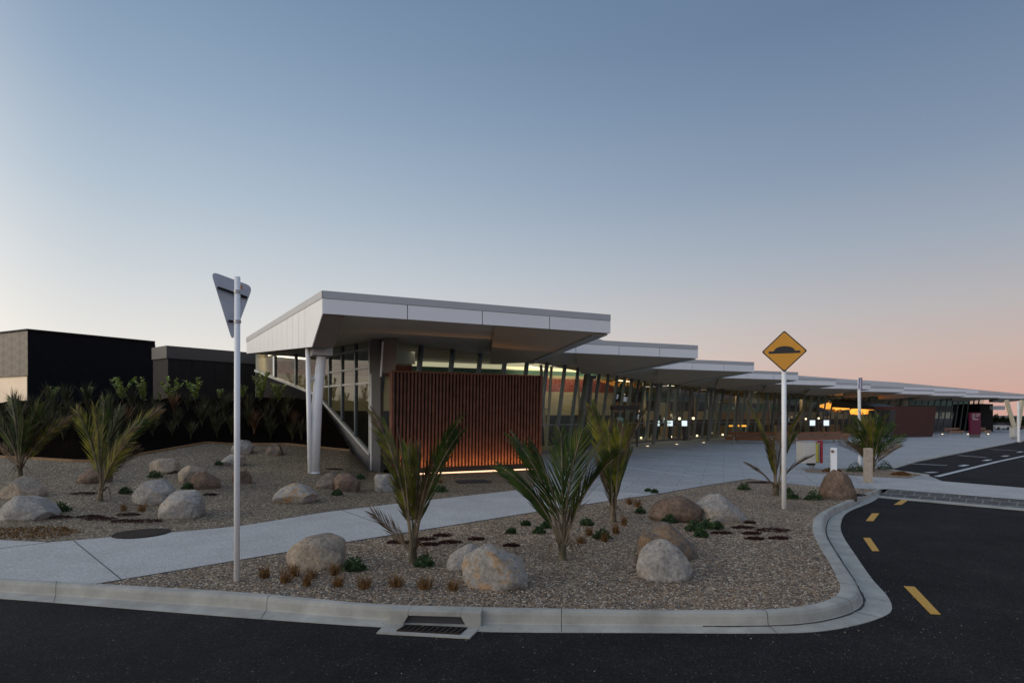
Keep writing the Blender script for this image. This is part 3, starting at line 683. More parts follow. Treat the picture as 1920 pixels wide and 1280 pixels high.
# columns under the canopies
def col_round(base, top, r, name='canopy_column', m='wmetal'):
    mb = MB(); mb.tube([base, top], r, 20); return mb.build(name, m, term, smooth=False)
def smooth_tube(o):
    for p in o.data.polygons: p.use_smooth = len(p.vertices) == 4
b0 = hit(588, 898); Dc = 16.6
mb = MB(); mb.tube([P(589,898,Dc)-Vector((0,0,.4)), P(589,885,Dc)],   .165, 24); mb.tube([P(589,885,Dc), P(594,760,Dc), P(603,668,Dc)], [.145,.145,.135], 24)
o = mb.build('round_column', 'wmetal', term); smooth_tube(o)
mb = MB(); mb.tube([P(582,892,Dc-.1)-Vector((0,0,.3)), P(577,652,Dc-.2)], .065, 20); mb.beam(P(580,713,Dc-.1), P(594,705,Dc), .07, .07); o = mb.build('slim_column', 'wmetal', o); smooth_tube(o)
mb = MB(); mb.box(P(603,667,Dc), .55, .5, .24, R(25)); mb.build('column_head', 'flash', term)
for (tx, ty, bx, by) in ((1108,709,1098,842),(1233,723,1225,832),(1335,730,1327,826)):
    b_ = PG(bx, by); t_ = P(tx, ty, b_.y-.6); mb = MB(); mb.tube([b_-Vector((0,0,.1)), t_], .13, 16); mb.box(t_-Vector((0,0,.05)), .45, .4, .2, R(25)); o = mb.build('canopy_column', 'grey', term)
for k in range(3, 9):
    q = B[k]-(B[k]-A[k]).normalized()*2.2+V*9; mb = MB(); mb.tube([at(q, zg(q.y)-.1), at(q+U*.3, 4.15)], .13, 14); mb.build('canopy_column', 'grey', term)
b_ = PG(1906, 815)
for tx in (1887, 1917):
    mb = MB(); mb.beam(b_, P(tx, 750, b_.y), .35, .3); mb.build('timber_v_column', 'inwall', term)
# dark end block
mb = MB(); p = P(1838,757,94); q = P(1862,758,94); mb.hexa([at(p,-.8), at(q,-.8), at(q+Vector((0,6,0)),-.8), at(p+Vector((0,6,0)),-.8)], [at(p, 3.9), at(q, 3.85), at(q+Vector((0,6,0)), 3.85), at(p+Vector((0,6,0)), 3.9)]); mb.build('end_wall', 'dark2', term)
mb = MB(); mb.box(P(1870,768,90), 1.9, .6, .6, 0); mb.build('canopy_stub', 'flash', term)

# left flank: glazing with a stepped sill
def flank(p, q, n, topz0, topz1, transoms, gm):
    for i in range(n):
        a_, b_ = lerp(p, q, i/n), lerp(p, q, (i+1)/n); za, zb = lerp(topz0, topz1, i/n), lerp(topz0, topz1, (i+1)/n)
        mb = MB(); mb.poly([a_, b_, at(b_, zb), at(a_, za)]); wn = mb.build('side_window', gm, term)
        mb = MB(); mb.beam(a_, at(a_, za), .07, .12, side=(q-p)); mb.build('mullion', 'frame' if (i == 0 and n > 3) else 'mull', wn)
        t = (q-p).normalized(); no = Vector((-t.y, t.x, 0)); no = no if no.y < 0 else -no
        mb = MB(); ok = False
        for z in transoms:
            if z > b_.z+.05: mb.beam(at(a_, z)+no*.02, at(b_, z)+no*.02, .06, .07); ok = True
            elif z > a_.z:
                f = (z-a_.z)/(b_.z-a_.z); mb.beam(at(a_, z)+no*.02, at(lerp(a_, b_, f), z)+no*.02, .06, .07); ok = True
        if ok: mb.build('transom', 'frame', wn)
    t = (q-p).normalized()
    mb = MB(); mb.beam(p-Vector((0,0,.06)), q-Vector((0,0,.06)), .16, .09); mb.build('sloping_sill', 'frame', term)
    mb = MB(); mb.hexa([at(p, -.2), at(q, -.2), at(q, -.2)+Vector((.05,.25,0)), at(p, -.2)+Vector((.05,.25,0))], [p-Vector((0,0,.1)), q-Vector((0,0,.1)), q-Vector((0,0,.1))+Vector((.05,.25,0)), p-Vector((0,0,.1))+Vector((.05,.25,0))])
    mb.build('plinth_wall', 'plinth' if n > 3 else 'dark', term)
flank(K0, K1, 4, ZS, ZS, (3.18, 3.72, 4.28-.5+.6), 'glassd')
flank(K1, K2, 3, 4.62, 4.62, (), 'glassf')
mb = MB(); mb.beam(Vector((-4.9,20.25,.0)), Vector((-4.9,20.25,3.5)), .06, .08); mb.build('corner_frame', 'wmetal', term)
# grey pillar and bronze box left of the slatted screen
p = P(704,878,20.0); mb = MB(); mb.prism([at(Vector((p.x-.14,p.y,0)),-.1), at(Vector((p.x+.17,p.y,0)),-.1), at(Vector((p.x+.17,p.y+.5,0)),-.1), at(Vector((p.x-.14,p.y+.5,0)),-.1)], (0,0,ZS+.1)); mb.build('corner_pillar', 'grey', term)
mb = MB(); y0 = 19.6; mb.hexa([P(716,699,y0), P(740,699,y0), P(741,696,y0+.8), P(718,696,y0+.8)], [P(717,600,y0), P(750,602,y0), P(750,603,y0+.8), P(719,602,y0+.8)]); mb.build('portal_panel', 'bronze', term)
mb = MB(); mb.beam(P(714,706,19.5), P(718,640,19.5), .06, .06); mb.build('portal_trim', 'wmetal', term)

# slatted screen box
SA = PZ(738, 889.5, .14); SB = PZ(1006, 878, .14); su = (SB-SA); su.z = 0; sl = su.length; su.normalize(); sn = Vector((su.y, -su.x, 0))
ZST = 3.42
sb = thing('slatted_screen', tuple(SA), 'rust red vertical slat screen wall glowing orange at its foot', 'slat screen')
mb = MB(); mb.prism([SA+Vector((0,0,.28)), SB+Vector((0,0,.28))+su*0, SB-sn*.5+Vector((0,0,.28)), SA-sn*.5+Vector((0,0,.28))], (0,0,ZST-.42)); mb.build('backing_wall', 'black', sb)
mb = MB(); ns = 43
for i in range(ns):
    q = SA+su*(sl*(i+.5)/ns)+sn*.06; mb.beam(q+Vector((0,0,.2)), q+su*.05+Vector((0,0,ZST-.14)), .055, .12, side=su)
mb.build('slat', 'slat', sb)
mb = MB(); mb.prism([SA-su*.1+sn*.14, SB+su*.15+sn*.14, SB+su*.15-sn*.5, SA-su*.1-sn*.5], (0,0,.05))
for v in mb.v: v.z += ZST-.14
mb.build('top_rail', 'slat', sb)
mb = MB()
mb.beam(SA-su*.06+Vector((0,0,.2)), SA-su*.06+Vector((0,0,ZST-.1)), .08, .36, side=su); mb.build('end_panel', 'slat', sb); mb = MB(); mb.beam(SB+su*.06+Vector((0,0,.2)), SB+su*.12+Vector((0,0,ZST-.1)), .08, .36, side=su); mb.build('end_panel', 'slat', sb)
mb = MB(); mb.prism([SA-sn*.12, SB-sn*.12, SB-sn*.45, SA-sn*.45], (0,0,.3)); mb.build('recessed_base', 'black', sb)
mb = MB(); mb.beam(SA+sn*.30+su*.2+Vector((0,0,.015)), SB+sn*.30+Vector((0,0,.015)), .05, .05); mb.build('led_strip', 'led', sb)
ld = bpy.data.lights.new('screen_uplight', 'AREA'); ld.shape = 'RECTANGLE'; ld.size = sl; ld.size_y = .06; ld.energy = 20; ld.color = (1,.45,.14); ld.spread = R(95)
lo = bpy.data.objects.new('screen_uplight', ld); col.objects.link(lo); mid_ = (SA+SB)/2+sn*.38+Vector((0,0,.08))
lo.rotation_euler = (Vector((0,0,1))*.94-sn*.28).to_track_quat('-Z', 'Y').to_euler(); 
from mathutils import Matrix
z_ = -(Vector((0,0,1))*.74-sn*.52).normalized(); x_ = su; y_ = z_.cross(x_).normalized()
lo.rotation_euler = Matrix((x_, y_, z_)).transposed().to_euler(); lo.parent = sb; lo.location = mid_-SA

# rust portal box farther along
q0, q1 = PG(1675,820), PG(1749,818.5); pt = thing('entrance_portal', tuple(q0), 'dark rust metal entrance portal wedge jutting out from the glass front', 'portal')
f0, f1 = P(1681,761.5,q0.y), P(1756,762.5,q1.y)
q0u, q1u = q0+Vector((0,0,.15)), q1+Vector((0,0,.15)); bk = Vector((-1.2,1.6,0))
mb = MB(); mb.hexa([q0u, q1u, q1u+bk, q0u+bk], [f0, f1, f1+bk, f0+bk]); mb.build('front_panel', 'rust', pt)
mb = MB(); mb.hexa([q0+su*.3, q1-su*.1, q1+bk, q0+bk], [q0u+su*.3, q1u-su*.1, q1u+bk, q0u+bk]); mb.build('recessed_base', 'black', pt)
g0 = P(1594,748,q0.y+7); mb = MB(); mb.hexa([f0-Vector((0,0,.35)), f0+bk-Vector((0,0,.35)), g0+bk-Vector((0,0,.9)), g0-Vector((0,0,.9))], [f0-Vector((0,0,.01)), f0+bk-Vector((0,0,.01)), g0+bk, g0]); mb.build('roof_beam', 'black', pt)
mb = MB(); mb.hexa([q0, q0+bk, q0+bk+Vector((-.4,.2,0)), q0+Vector((-.4,.2,0))], [f0-Vector((0,0,.36)), f0+bk-Vector((0,0,.36)), f0+bk+Vector((-.5,.2,-.36)), f0+Vector((-.5,.2,-.36))]); mb.build('side_jamb', 'black', pt)

# entrance doors
p0 = PG(1147,838); q0 = P(1141,764,p0.y); ed_ = thing('entrance_door', tuple(p0), 'glazed entrance door with heavy black header in the glass front', 'door')
u_ = (FL[2]-FL[1]).normalized(); pr = Vector((1.0,.35,0)).normalized()
mb = MB(); mb.beam(at(p0, q0.z), at(p0, q0.z)+pr*1.9, .4, .28); mb.build('door_header', 'black', ed_)
for k in (0, .92, 1.85):
    mb = MB(); mb.beam(at(p0, p0.z)+pr*k, at(p0, q0.z)+pr*k, .08, .08); mb.build('door_frame', 'black', ed_)
MC['poster'] = mat('poster_print', (.30,.22,.20), .5, .9, 3, c2=(.25,.45,.38))
mb = MB(); mb.hexa([p0+pr*.5+Vector((0,.06,.25)), p0+pr*1.0+Vector((0,.06,.25)), p0+pr*1.0+Vector((0,.09,.25)), p0+pr*.5+Vector((0,.09,.25))], [p0+pr*.4+Vector((0,.06,1.9)), p0+pr*.9+Vector((0,.06,1.9)), p0+pr*.9+Vector((0,.09,1.9)), p0+pr*.4+Vector((0,.09,1.9))]); mb.build('door_poster', MC['poster'], ed_)

# small lit things
for i, (x, y, s) in enumerate(((1214,837,'nearest the leftmost canopy column'),(1269,833.4,'midway between the two slim grey canopy columns'),(1319.5,830.3,'just left of the third canopy column'))):
    g = PG(x, y); mb = MB(); mb.tube([g, g+Vector((0,0,.03))], .10, 14); 
    t = thing('ground_light', tuple(g), f'round lit ground light in the plaza {s}', 'ground light', 'ground lights in the plaza paving')
    mb.build('light_rim', 'steel', t); mb = MB(); mb.tube([g+Vector((0,0,.03)), g+Vector((0,0,.05))], .09, 14); mb.build('light_lens', 'lamp', t)
fl_lab = ['leftmost of the row along the glass foot','second from left along the glass foot','third from left along the glass foot','fourth from left along the glass foot, beside the long bench','by the end of the rust portal','at the left foot of the maroon sign','right of the maroon sign']
for i, (x, y) in enumerate(((1202,820),(1258,818),(1307,816),(1355,814),(1767,815),(1815,815),(1853,813.5))):
    D = {0:46,1:50,2:54,3:58}.get(i, 74); g = P(x, y, D); g.z = max(g.z, zg(D)+.02); mb = MB(); mb.tube([g-Vector((0,0,.1)), g+Vector((0,0,.06))], .085, 12)
    t = thing('foot_light', tuple(g), f'small glowing floor light, {fl_lab[i]}', 'floor light', 'floor lights along the glass front'); mb.build('light_body', 'lamp', t)
pl_lab = ['leftmost of the three pendants over the lit screens','middle of the three pendants over the lit screens','right one of the three pendants over the lit screens','pendant just left of the speed hump sign pole','pendant between the sign pole and the orange feature light','pendant above the farthest lit screen']
for i, (x, y) in enumerate(((1248,785),(1274,784.5),(1300,784),(1461,785),(1511,785),(1535,784))):
    D = 50+i*.6 if i < 3 else 66+i; g = P(x, y, D); t = thing('pendant_lamp', tuple(g), f'small glowing interior globe lamp, {pl_lab[i]}', 'pendant lamp', 'pendant lamps inside the hall')
    mb = MB(); bm = bmesh.new(); bmesh.ops.create_icosphere(bm, subdivisions=2, radius=.12); mb.add([g+v.co for v in bm.verts], [[v.index for v in f.verts] for f in bm.faces]); bm.free(); mb.build('lamp_globe', 'lamp', t)
    mb = MB(); mb.beam(g+Vector((0,0,.15)), g+Vector((0,0,2.6)), .02, .02); mb.build('lamp_cord', 'black', t)
sc_lab = ['leftmost of the three lit screens beside the second column','middle of the three lit screens','right one of the three lit screens, mostly white','first lit screen right of the sign pole','second lit screen right of the sign pole']
for i, (x, y) in enumerate(((1231.5,794),(1256,794),(1283,794),(1523,793),(1549,793))):
    D = 50 if i < 3 else 70; g = P(x, y+5, D); t = thing('display_screen', tuple(g), f'small glowing information screen, {sc_lab[i]}', 'screen', 'display screens inside the hall')
    wd = 10/F*D; mb = MB(); mb.box(g, wd*1.08, .08, wd*1.08); mb.build('screen_case', 'black', t)
    mb = MB(); mb.box(g+Vector((0,-.05,.03)), wd, .02, wd); mb.build('screen_panel', 'screen', t)
    mb = MB(); mb.box(at(g, zg(D)), .2, .2, g.z-zg(D)); mb.build('screen_stand', 'indark', t)
for i, (x0, x1, y, lab) in enumerate(((1544,1590,757,'left piece of the glowing orange sculptural ceiling light'),(1600,1642,770,'right piece of the glowing orange sculptural ceiling light, inside the portal'))):
    D = 76; t = thing('feature_light', tuple(P((x0+x1)/2, y, D)), lab, 'feature light', 'orange feature lights'); mb = MB(); random.seed(i)
    for k in range(26):
        c_ = P(lerp(x0, x1, random.random()), y+random.uniform(-3,3)+(k/26*6 if i == 0 else 0), D+random.uniform(-1,1)); mb.beam(c_-Vector((.5,0,.12)), c_+Vector((.5,0,random.uniform(-.2,.2))), .12, .35)
    mb.build('light_blade', 'amber', t)
g = P(1223,881,3)
# amber counters under screens far
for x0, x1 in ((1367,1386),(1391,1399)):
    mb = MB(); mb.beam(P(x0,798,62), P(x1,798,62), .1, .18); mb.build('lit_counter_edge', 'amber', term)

# ------------------------------------------------------------------ dark buildings on the left
b1 = thing('black_building', tuple(P(171,755,34)), 'plain black box building with patterned brown end behind the mulch bank', 'building')
c0, c1, c2 = P(52,618,33.7), P(290.5,641,39.4), P(-60,638,36.6)
mb = MB(); mb.hexa([at(c0,1), at(c1,1), at(c1+Vector((-3,5,0)),1), at(c0+Vector((-6,6,0)),1)], [c0, c1, c1+Vector((-3,5,0)), c0+Vector((-6,6,0))]); mb.build('front_wall', 'dark', b1)
def patt():
    m, t, b = base_mat('patterned_cladding'); NN = t.nodes.new; LL = t.links.new
    g = NN('ShaderNodeNewGeometry'); mp = NN('ShaderNodeMapping'); mp.inputs['Rotation'].default_value = (0, R(45), 0); mp.inputs['Scale'].default_value = (2.6,2.6,2.6); LL(g.outputs['Position'], mp.inputs[0])
    c = NN('ShaderNodeTexChecker'); c.inputs['Scale'].default_value = 1; c.inputs[1].default_value = (.17,.13,.095,1); c.inputs[2].default_value = (.10,.08,.062,1); LL(mp.outputs[0], c.inputs[0]); LL(c.outputs[0], b.inputs['Base Color']); b.inputs['Roughness'].default_value = .5
    return m
zc = CZ+(HY-704)/F*33.7
mb = MB(); mb.hexa([at(c2, zc), at(c0, zc), at(c0, zc)+Vector((.0,.3,0)), at(c2, zc)+Vector((0,.3,0))], [at(c2, c0.z), c0-Vector((.01,0,0)), c0+Vector((0,.3,0)), at(c2, c0.z)+Vector((0,.3,0))]); mb.build('patterned_wall', patt(), b1)
MC['lit'] = mat('lit_window_cream', (.62,.52,.40), .35, .05, 1, metal=.3)  # pale cream colour stands in for the glow of a lit window
mb = MB(); i_ = Vector((0,.15,0)); mb.hexa([at(c2,1)+i_, at(c0,1)+i_, at(c0,1)+i_*2, at(c2,1)+i_*2], [at(c2,zc)+i_, at(c0,zc)+i_, at(c0,zc)+i_*2, at(c2,zc)+i_*2]); mb.build('lower_lit_panel', MC['lit'], b1)
mb = MB(); mb.beam(c0+Vector((0,-.03,0)), c1+Vector((0,-.03,0)), .14, .10); mb.beam(at(c2, c0.z), c0, .14, .10); mb.build('roof_capping', 'dark2', b1)
b2 = thing('charcoal_building', tuple(P(380,745,29)), 'low charcoal flat roofed building between the black box and the white canopy', 'building')
d0, d1, d2 = P(315,648,28), P(482,662,31.4), P(287,652.5,29.8)
mb = MB(); dn_ = Vector((0,0,.6)); mb.hexa([at(d2,1), at(d0,1), at(d1,1), at(d1,1)+Vector((-4,5,0))], [d2-dn_, d0-dn_, d1-dn_, d1-dn_+Vector((-4,5,0))]); mb.build('wall', 'dark2', b2)
o_ = Vector((0,-.12,0)); mb = MB(); mb.hexa([d2-dn_+o_, d0-dn_+o_, d1-dn_+o_, d1-dn_+Vector((-4,5,0))], [d2+o_, d0+o_, d1+o_, d1+Vector((-4,5,0))]); mb.build('roof_fascia', mat('charcoal_fascia', (.05,.047,.047), .5, .08), b2)

mb = MB()
for i in range(1, 8):
    q_ = lerp(d0, d1, i/8)+Vector((0,-.01,0)); mb.beam(at(q_,1.5), q_-dn_, .03, .03, side=(1,0,0))
mb.build('cladding_joint', 'dark2', b2)
# ------------------------------------------------------------------ signs
def gw_sign():
    g = PZ(444, 1090); D = g.y; t = thing('give_way_sign', tuple(g), 'triangular road sign seen from its grey back on a tall white pole', 'road sign')
    def q(x, y, d=0): return P(x, y, D+d)
    mb = MB(); mb.tube([g-Vector((0,0,.1)), q(445,519)], .032, 20); o = mb.build('pole', 'wmetal', t); smooth_tube(o)
    # triangle: left corner nearer, right farther
    cs = [(395,508),(474,537),(436,640)]; dep = [-.03, .38, .16]
    pts = []
    C3 = [P(x, y, D+.06+d) for (x, y), d in zip(cs, dep)]
    for i in range(3):
        a_, b_, c_ = C3[i-1], C3[i], C3[(i+1) % 3]; r = .055
        p_, n_ = b_+(a_-b_).normalized()*r*1.6, b_+(c_-b_).normalized()*r*1.6
        for k in range(7):
            s = k/6; pts.append(p_*(1-s)**2+b_*2*s*(1-s)+n_*s*s)
    nn = (C3[1]-C3[0]).cross(C3[2]-C3[0]).normalized(); nn = nn if nn.y > 0 else -nn
    mb = MB(); mb.prism(pts, nn*.006); mb.build('sign_plate', 'signback', t)
    MC['gwf'] = mat('give_way_face', (.6,.03,.03), .4, .03)
    for (xa, ya, xb, yb, da, db) in ((408,539,463,558,.0,.33),(428,602,452,603,.12,.2)):
        pa, pb = P(xa, ya, D+.03+da), P(xb, yb, D+.03+db); mb = MB(); mb.beam(pa, pb, .03, .014, side=(0,0,1)); mb.build('bracket_rail', 'cover', t)
    for y in (547, 603):
        mb = MB(); mb.tube([q(445,y+3), q(445,y-3)], .037, 18); mb.build('pole_clamp', 'steel', t)
    mb = MB(); p_ = P(453.5,539.5,D+.03+.27); mb.box(p_-Vector((0,.01,.02)), .022, .004, .05, R(60)); mb.build('sticker', 'orange', t)
gw_sign()
def hump_sign():
    g = PZ(1470, 954); D = g.y; t = thing('speed_hump_sign', tuple(g), 'yellow diamond speed hump warning sign on a white pole', 'road sign')
    mb = MB(); mb.tube([g-Vector((0,0,.1)), P(1470,660,D)], .046, 20); o = mb.build('pole', 'wmetal', t); smooth_tube(o)
    c_ = P(1470.5, 658.5, D-.07); r = Vector((math.cos(-.33), math.sin(-.33), 0)); n_ = Vector((r.y, -r.x, 0)); k = .60/math.sqrt(2)*1.0
    S = 38.9/F*D
    def dia(s, off, rr=.06):
        C = [c_+r*s, c_+Vector((0,0,s)), c_-r*s, c_-Vector((0,0,s))]; pts = []
        for i in range(4):
            a_, b_, d_ = C[i-1], C[i], C[(i+1) % 4]; p_, q_ = b_+(a_-b_).normalized()*rr*.6, b_+(d_-b_).normalized()*rr*.6
            for j in range(5):
                u = j/4; pts.append(p_*(1-u)**2+b_*2*u*(1-u)+q_*u*u+n_*off)
        return pts
    mb = MB(); mb.prism(dia(S, 0), n_*.004); pl = mb.build('sign_plate', 'black', t)
    mb = MB(); mb.prism(dia(S*.925, .005), n_*.002); mb.build('sign_face', 'signy', t)
    mb = MB(); w_ = S*.69; h_ = .05*S; pts = [(-w_,-.08*S),(w_,-.08*S),(w_,.04*S),(.47*S,.04*S)]
    for j in range(1, 12):
        th = math.pi*j/12; pts.append((.44*S*math.cos(th), .04*S+.23*S*math.sin(th)**.85))
    pts += [(-.47*S,.04*S),(-w_,.04*S)]
    mb.prism([c_+r*x+Vector((0,0,y-.02*S))+n_*.008 for x, y in pts], n_*.0015); mb.build('hump_symbol', 'black', t)
    for dz in (-.16, .16):
        mb = MB(); mb.beam(c_+r*-.22+Vector((0,0,dz))-n_*.01, c_+r*.22+Vector((0,0,dz))-n_*.01, .03, .02); mb.build('bracket_rail', 'steel', t)
hump_sign()
g = PG(1612, 872); t = thing('blue_sign', tuple(g), 'narrow blue sign plate seen edge on atop a white pole behind the palm', 'road sign')
mb = MB(); mb.tube([g, P(1611,710,g.y)], .055, 14); mb.build('pole', 'wmetal', t)
mb = MB(); a_, b_ = P(1612,708,g.y-.1), P(1617,708,g.y+.5); mb.hexa([P(1611,729,g.y-.1), P(1617,729,g.y+.5), P(1617,729,g.y+.5)+Vector((-.03,.01,0)), P(1611,729,g.y-.1)+Vector((-.03,.01,0))], [a_, b_, b_+Vector((-.03,.01,0)), a_+Vector((-.03,.01,0))]); mb.build('sign_plate', 'blue', t)
g = PG(1910, 829); t = thing('white_pole', tuple(g), 'tall white pole at the far edge of the car park', 'pole'); mb = MB(); mb.tube([g, P(1909.5,753,g.y)], .085, 14); mb.build('pole_shaft', 'wmetal', t)
mb = MB(); mb.tube([g, g+Vector((0,0,.08))], .2, 14); mb.build('base_plate', 'steel', t)
# maroon pylon
g0, g1 = PG(1820,820), PG(1839,820); t = thing('maroon_pylon', tuple(g0), 'tall maroon information sign with small white lettering on the plaza', 'information sign')
zt_ = P(0,773,g0.y).z; up = g0.z+.32; mb = MB(); th = Vector((0,.25,0)); mb.hexa([at(g0,up), at(g1,up), at(g1,up)+th, at(g0,up)+th], [at(g0,zt_), at(g1,zt_), at(g1,zt_)+th, at(g0,zt_)+th]); mb.build('sign_panel', 'maroon', t)
mb = MB(); mb.hexa([g0+Vector((.03,.05,0)), g1+Vector((-.03,.05,0)), g1+Vector((-.03,.2,0)), g0+Vector((.03,.2,0))], [at(g0,up)+Vector((.03,.05,0)), at(g1,up)+Vector((-.03,.05,0)), at(g1,up)+Vector((-.03,.2,0)), at(g0,up)+Vector((.03,.2,0))]); mb.build('sign_base', 'plinth', t)
random.seed(5); mb = MB()
# blurred lettering: four short rows of small white strokes, as far as it can be read
for r_, (x0, x1, y_) in enumerate(((1823.8,1837.5,776.6),(1822.8,1836,780),(1823.5,1829,783),(1824,1834,785.8))):
    x = x0
    while x < x1:
        if not (r_ == 0 and 1827.5 < x < 1828.6) and not (r_ == 1 and 1827.5 < x < 1829.5):
            hh = random.uniform(.5, 1.0); mb.box(P(x, y_+hh, g0.y)-Vector((0,.012,0)), .03, .008, hh*2/F*g0.y*random.uniform(.6,1))
        x += random.choice((.75,.9,1.1))
mb.build('lettering', 'txt', t)

# ------------------------------------------------------------------ bin, bollards, benches
g = PG(1524, 880); t = thing('recycling_bin', tuple(g), 'pale boxy recycling bin with olive and red fins on two short legs', 'bin')
k = g.y/F; a_ = P(1505,870,g.y); 
def bx(x0, x1, y0, y1, d0, d1, m, name):
    mb = MB(); mb.hexa([P(x0,y1,g.y+d0), P(x1,y1,g.y+d0), P(x1,y1,g.y+d0)+Vector((0,d1,0)), P(x0,y1,g.y+d0)+Vector((0,d1,0))], [P(x0,y0,g.y+d0), P(x1,y0,g.y+d0), P(x1,y0,g.y+d0)+Vector((0,d1,0)), P(x0,y0,g.y+d0)+Vector((0,d1,0))])
    return mb.build(name, m, t, bevel=.01)
bx(1506,1530,829,868,-.1,.5,'binp','bin_body'); bx(1530.6,1534.6,831,866,-.12,.5,'ylw','olive_fin'); bx(1535,1539.6,830,868,.0,.5,'binp','middle_panel'); bx(1540.2,1543.2,826,868,-.1,.5,'red','red_fin'); bx(1508,1534,826.6,828.6,-.06,.45,'steel','bin_lid')
bx(1517,1529,868.2,872,.05,.2,'black','leg_plate'); bx(1519.5,1522,872,881,.08,.08,'steel','leg'); bx(1525.5,1528,872,881,.08,.08,'steel','leg')
g = PG(1563, 889); t = thing('white_bollard', tuple(g), 'white square bollard with a small dark red emblem near its top', 'bollard')
mb = MB(); mb.box(g, .17, .17, .86, R(-18)); mb.build('bollard_post', 'wmetal', t, bevel=.008)
mb = MB(); mb.tube([P(1561,846,g.y-.102), P(1561,846,g.y-.112)], .045, 14); mb.build('emblem', mat('dark_red_emblem', (.16,.05,.04), .5, .4, 30), t)
g = PG(1627.5, 904); t = thing('timber_bollard', tuple(g), 'weathered square timber post standing on the paving before the small palm', 'bollard')
mb = MB(); mb.box(g-Vector((0,0,.03)), .19, .17, 64/F*g.y+.03, R(-12)); mb.build('post_shaft', 'post', t, bevel=.008)
mb = MB(); mb.box(g+Vector((0,0,64/F*g.y)), .17, .15, .008, R(-12)); mb.build('post_top', 'post', t)
def bench(x0, y0, x1, y1, label, legs, backrest=True, hgt=.45):
    a_, b_ = PG(x0, y0), PG(x1, y1); t = thing('timber_bench', tuple(a_), label, 'bench'); u = (b_-a_); u.z = 0; ln = u.length; u.normalize(); n_ = Vector((u.y, -u.x, 0))
    z0_, z1_ = a_.z, b_.z
    for k in range(3):
        mb = MB(); o = n_*(-.18+.18*k); mb.beam(a_+o+Vector((0,0,hgt)), b_+o+Vector((0,0,hgt)), .16, .09); mb.build('seat_plank', 'bench', t)
    mb = MB(); mb.beam(a_+n_*.27+Vector((0,0,hgt-.12)), b_+n_*.27+Vector((0,0,hgt-.12)), .05, .20); mb.build('seat_apron', 'bench', t)
    if backrest:
        mb = MB(); mb.beam(a_-n_*.30+Vector((0,0,hgt+.27)), b_-n_*.30+Vector((0,0,hgt+.27)), .06, .22); mb.build('backrest', 'bench', t)
    for f in legs:
        mb = MB(); p_ = lerp(a_, b_, f); mb.beam(p_+n_*.12, p_+n_*.30+Vector((0,0,hgt-.02)), .10, .14); mb.beam(p_-n_*.28, p_-n_*.28+Vector((0,0,hgt-.02)), .10, .10); mb.build('leg', 'frame', t)
bench(1362,829.5,1466,832,'long low timber plank bench in front of the glass wall, left of the sign pole', (.17,.85))
bench(1474,832,1584,828,'long low timber plank bench in front of the glass wall, right of the sign pole', (.1,.86))
bench(1776,815,1803,814,'small timber bench beyond the rust portal, left of the maroon sign', (.1,.9))
bench(1841,814,1853,813,'small timber bench partly behind the right side of the maroon sign', (.1,.9))
g = PG(1902, 824); t = thing('white_bin', tuple(g), 'small pale box bin beside the far white pole', 'bin'); k = g.y/F
mb = MB(); mb.box(g+Vector((0,0,.25)), 10*k, .5, 17*k); mb.build('bin_body', 'binp', t, bevel=.02); mb = MB(); mb.box(g, .3, .3, .25); mb.build('bin_leg', 'steel', t)
# planted bed in the plaza
sheet('planting_bed', [tuple(PZ(x, y)) for x, y in ((1508,881),(1560,880),(1620,875),(1662,880.5),(1730,889.5),(1702,896),(1640,893.5),(1590,890),(1512,885))], .010, 'gravel')

# covers
t = thing('manhole_cover', tuple(hit(265,999)), 'round dark iron manhole cover at the edge of the footpath', 'manhole cover'); p_ = PZ(266,999.5)
mb = MB(); mb.tube([p_, p_+Vector((0,0,.012))], .36, 32); mb.build('cover_plate', 'cover', t); mb = MB(); mb.tube([p_, p_+Vector((0,0,.008))], .41, 32); mb.build('cover_rim', 'cover', t)
p_ = hit(887,903); t = thing('drain_cover', tuple(p_), 'dark rectangular drain cover set in gravel before the slatted screen', 'drain cover'); mb = MB(); mb.box(p_-Vector((0,0,.02)), .85, .55, .05, R(15)); mb.build('cover_plate', 'indark', t)
mb = MB(); mb.box(p_-Vector((0,0,.03)), .95, .65, .045, R(15)); mb.build('cover_frame', 'cover', t)

# storm drain
t = thing('storm_drain', tuple(PZ(815,1180,.0)), 'concrete kerb storm drain with a dark slot and steel grate', 'storm drain')
def fz(px, py, z): return PZ(px, py, z)
L0, L1 = PZ(731,1141,.147), PZ(903,1146,.147); uu = (L1-L0); uu.z = 0; lw = uu.length; uu.normalize(); nn = Vector((uu.y, -uu.x, 0))
L0 -= nn*.06; L1 -= nn*.06
def lp(s, z, o): return Vector((L0.x, L0.y, 0))+uu*(s*lw)+nn*o+Vector((0,0,z))
fo = .10
mb = MB()
def slab(pts2, o0, o1): mb.hexa([lp(s, z, o0) for s, z in pts2], [lp(s, z, o1) for s, z in pts2])
slab([(0,-.02),(.135,-.02),(.215,.10),(.215,.15),(0,.15)], -.05, fo)
slab([(1,-.02),(1,.15),(.785,.15),(.785,.10),(.86,-.02)], -.05, fo)
slab([(.215,.10),(.785,.10),(.785,.15),(.215,.15)], -.05, fo)
mb.build('lintel', 'kerb', t, bevel=.008)
mb = MB(); slab([(.1,-.03),(.9,-.03),(.8,.12),(.2,.12)], .0, fo-.035); mb.build('slot', 'indark', t)  # dark plate, its colour standing for the shade inside the opening
mb = MB(); ap = [PZ(706,1185,.014), PZ(881,1194.5,.014), PZ(898,1178,.014), PZ(727,1165,.014)]; mb.prism([p_-Vector((0,0,.05)) for p_ in ap], (0,0,.05)); mb.build('apron', 'kerb', t)
gr = [PZ(744,1181.5,.018), PZ(863,1188,.018), PZ(876,1177,.018), PZ(757,1171.5,.018)]
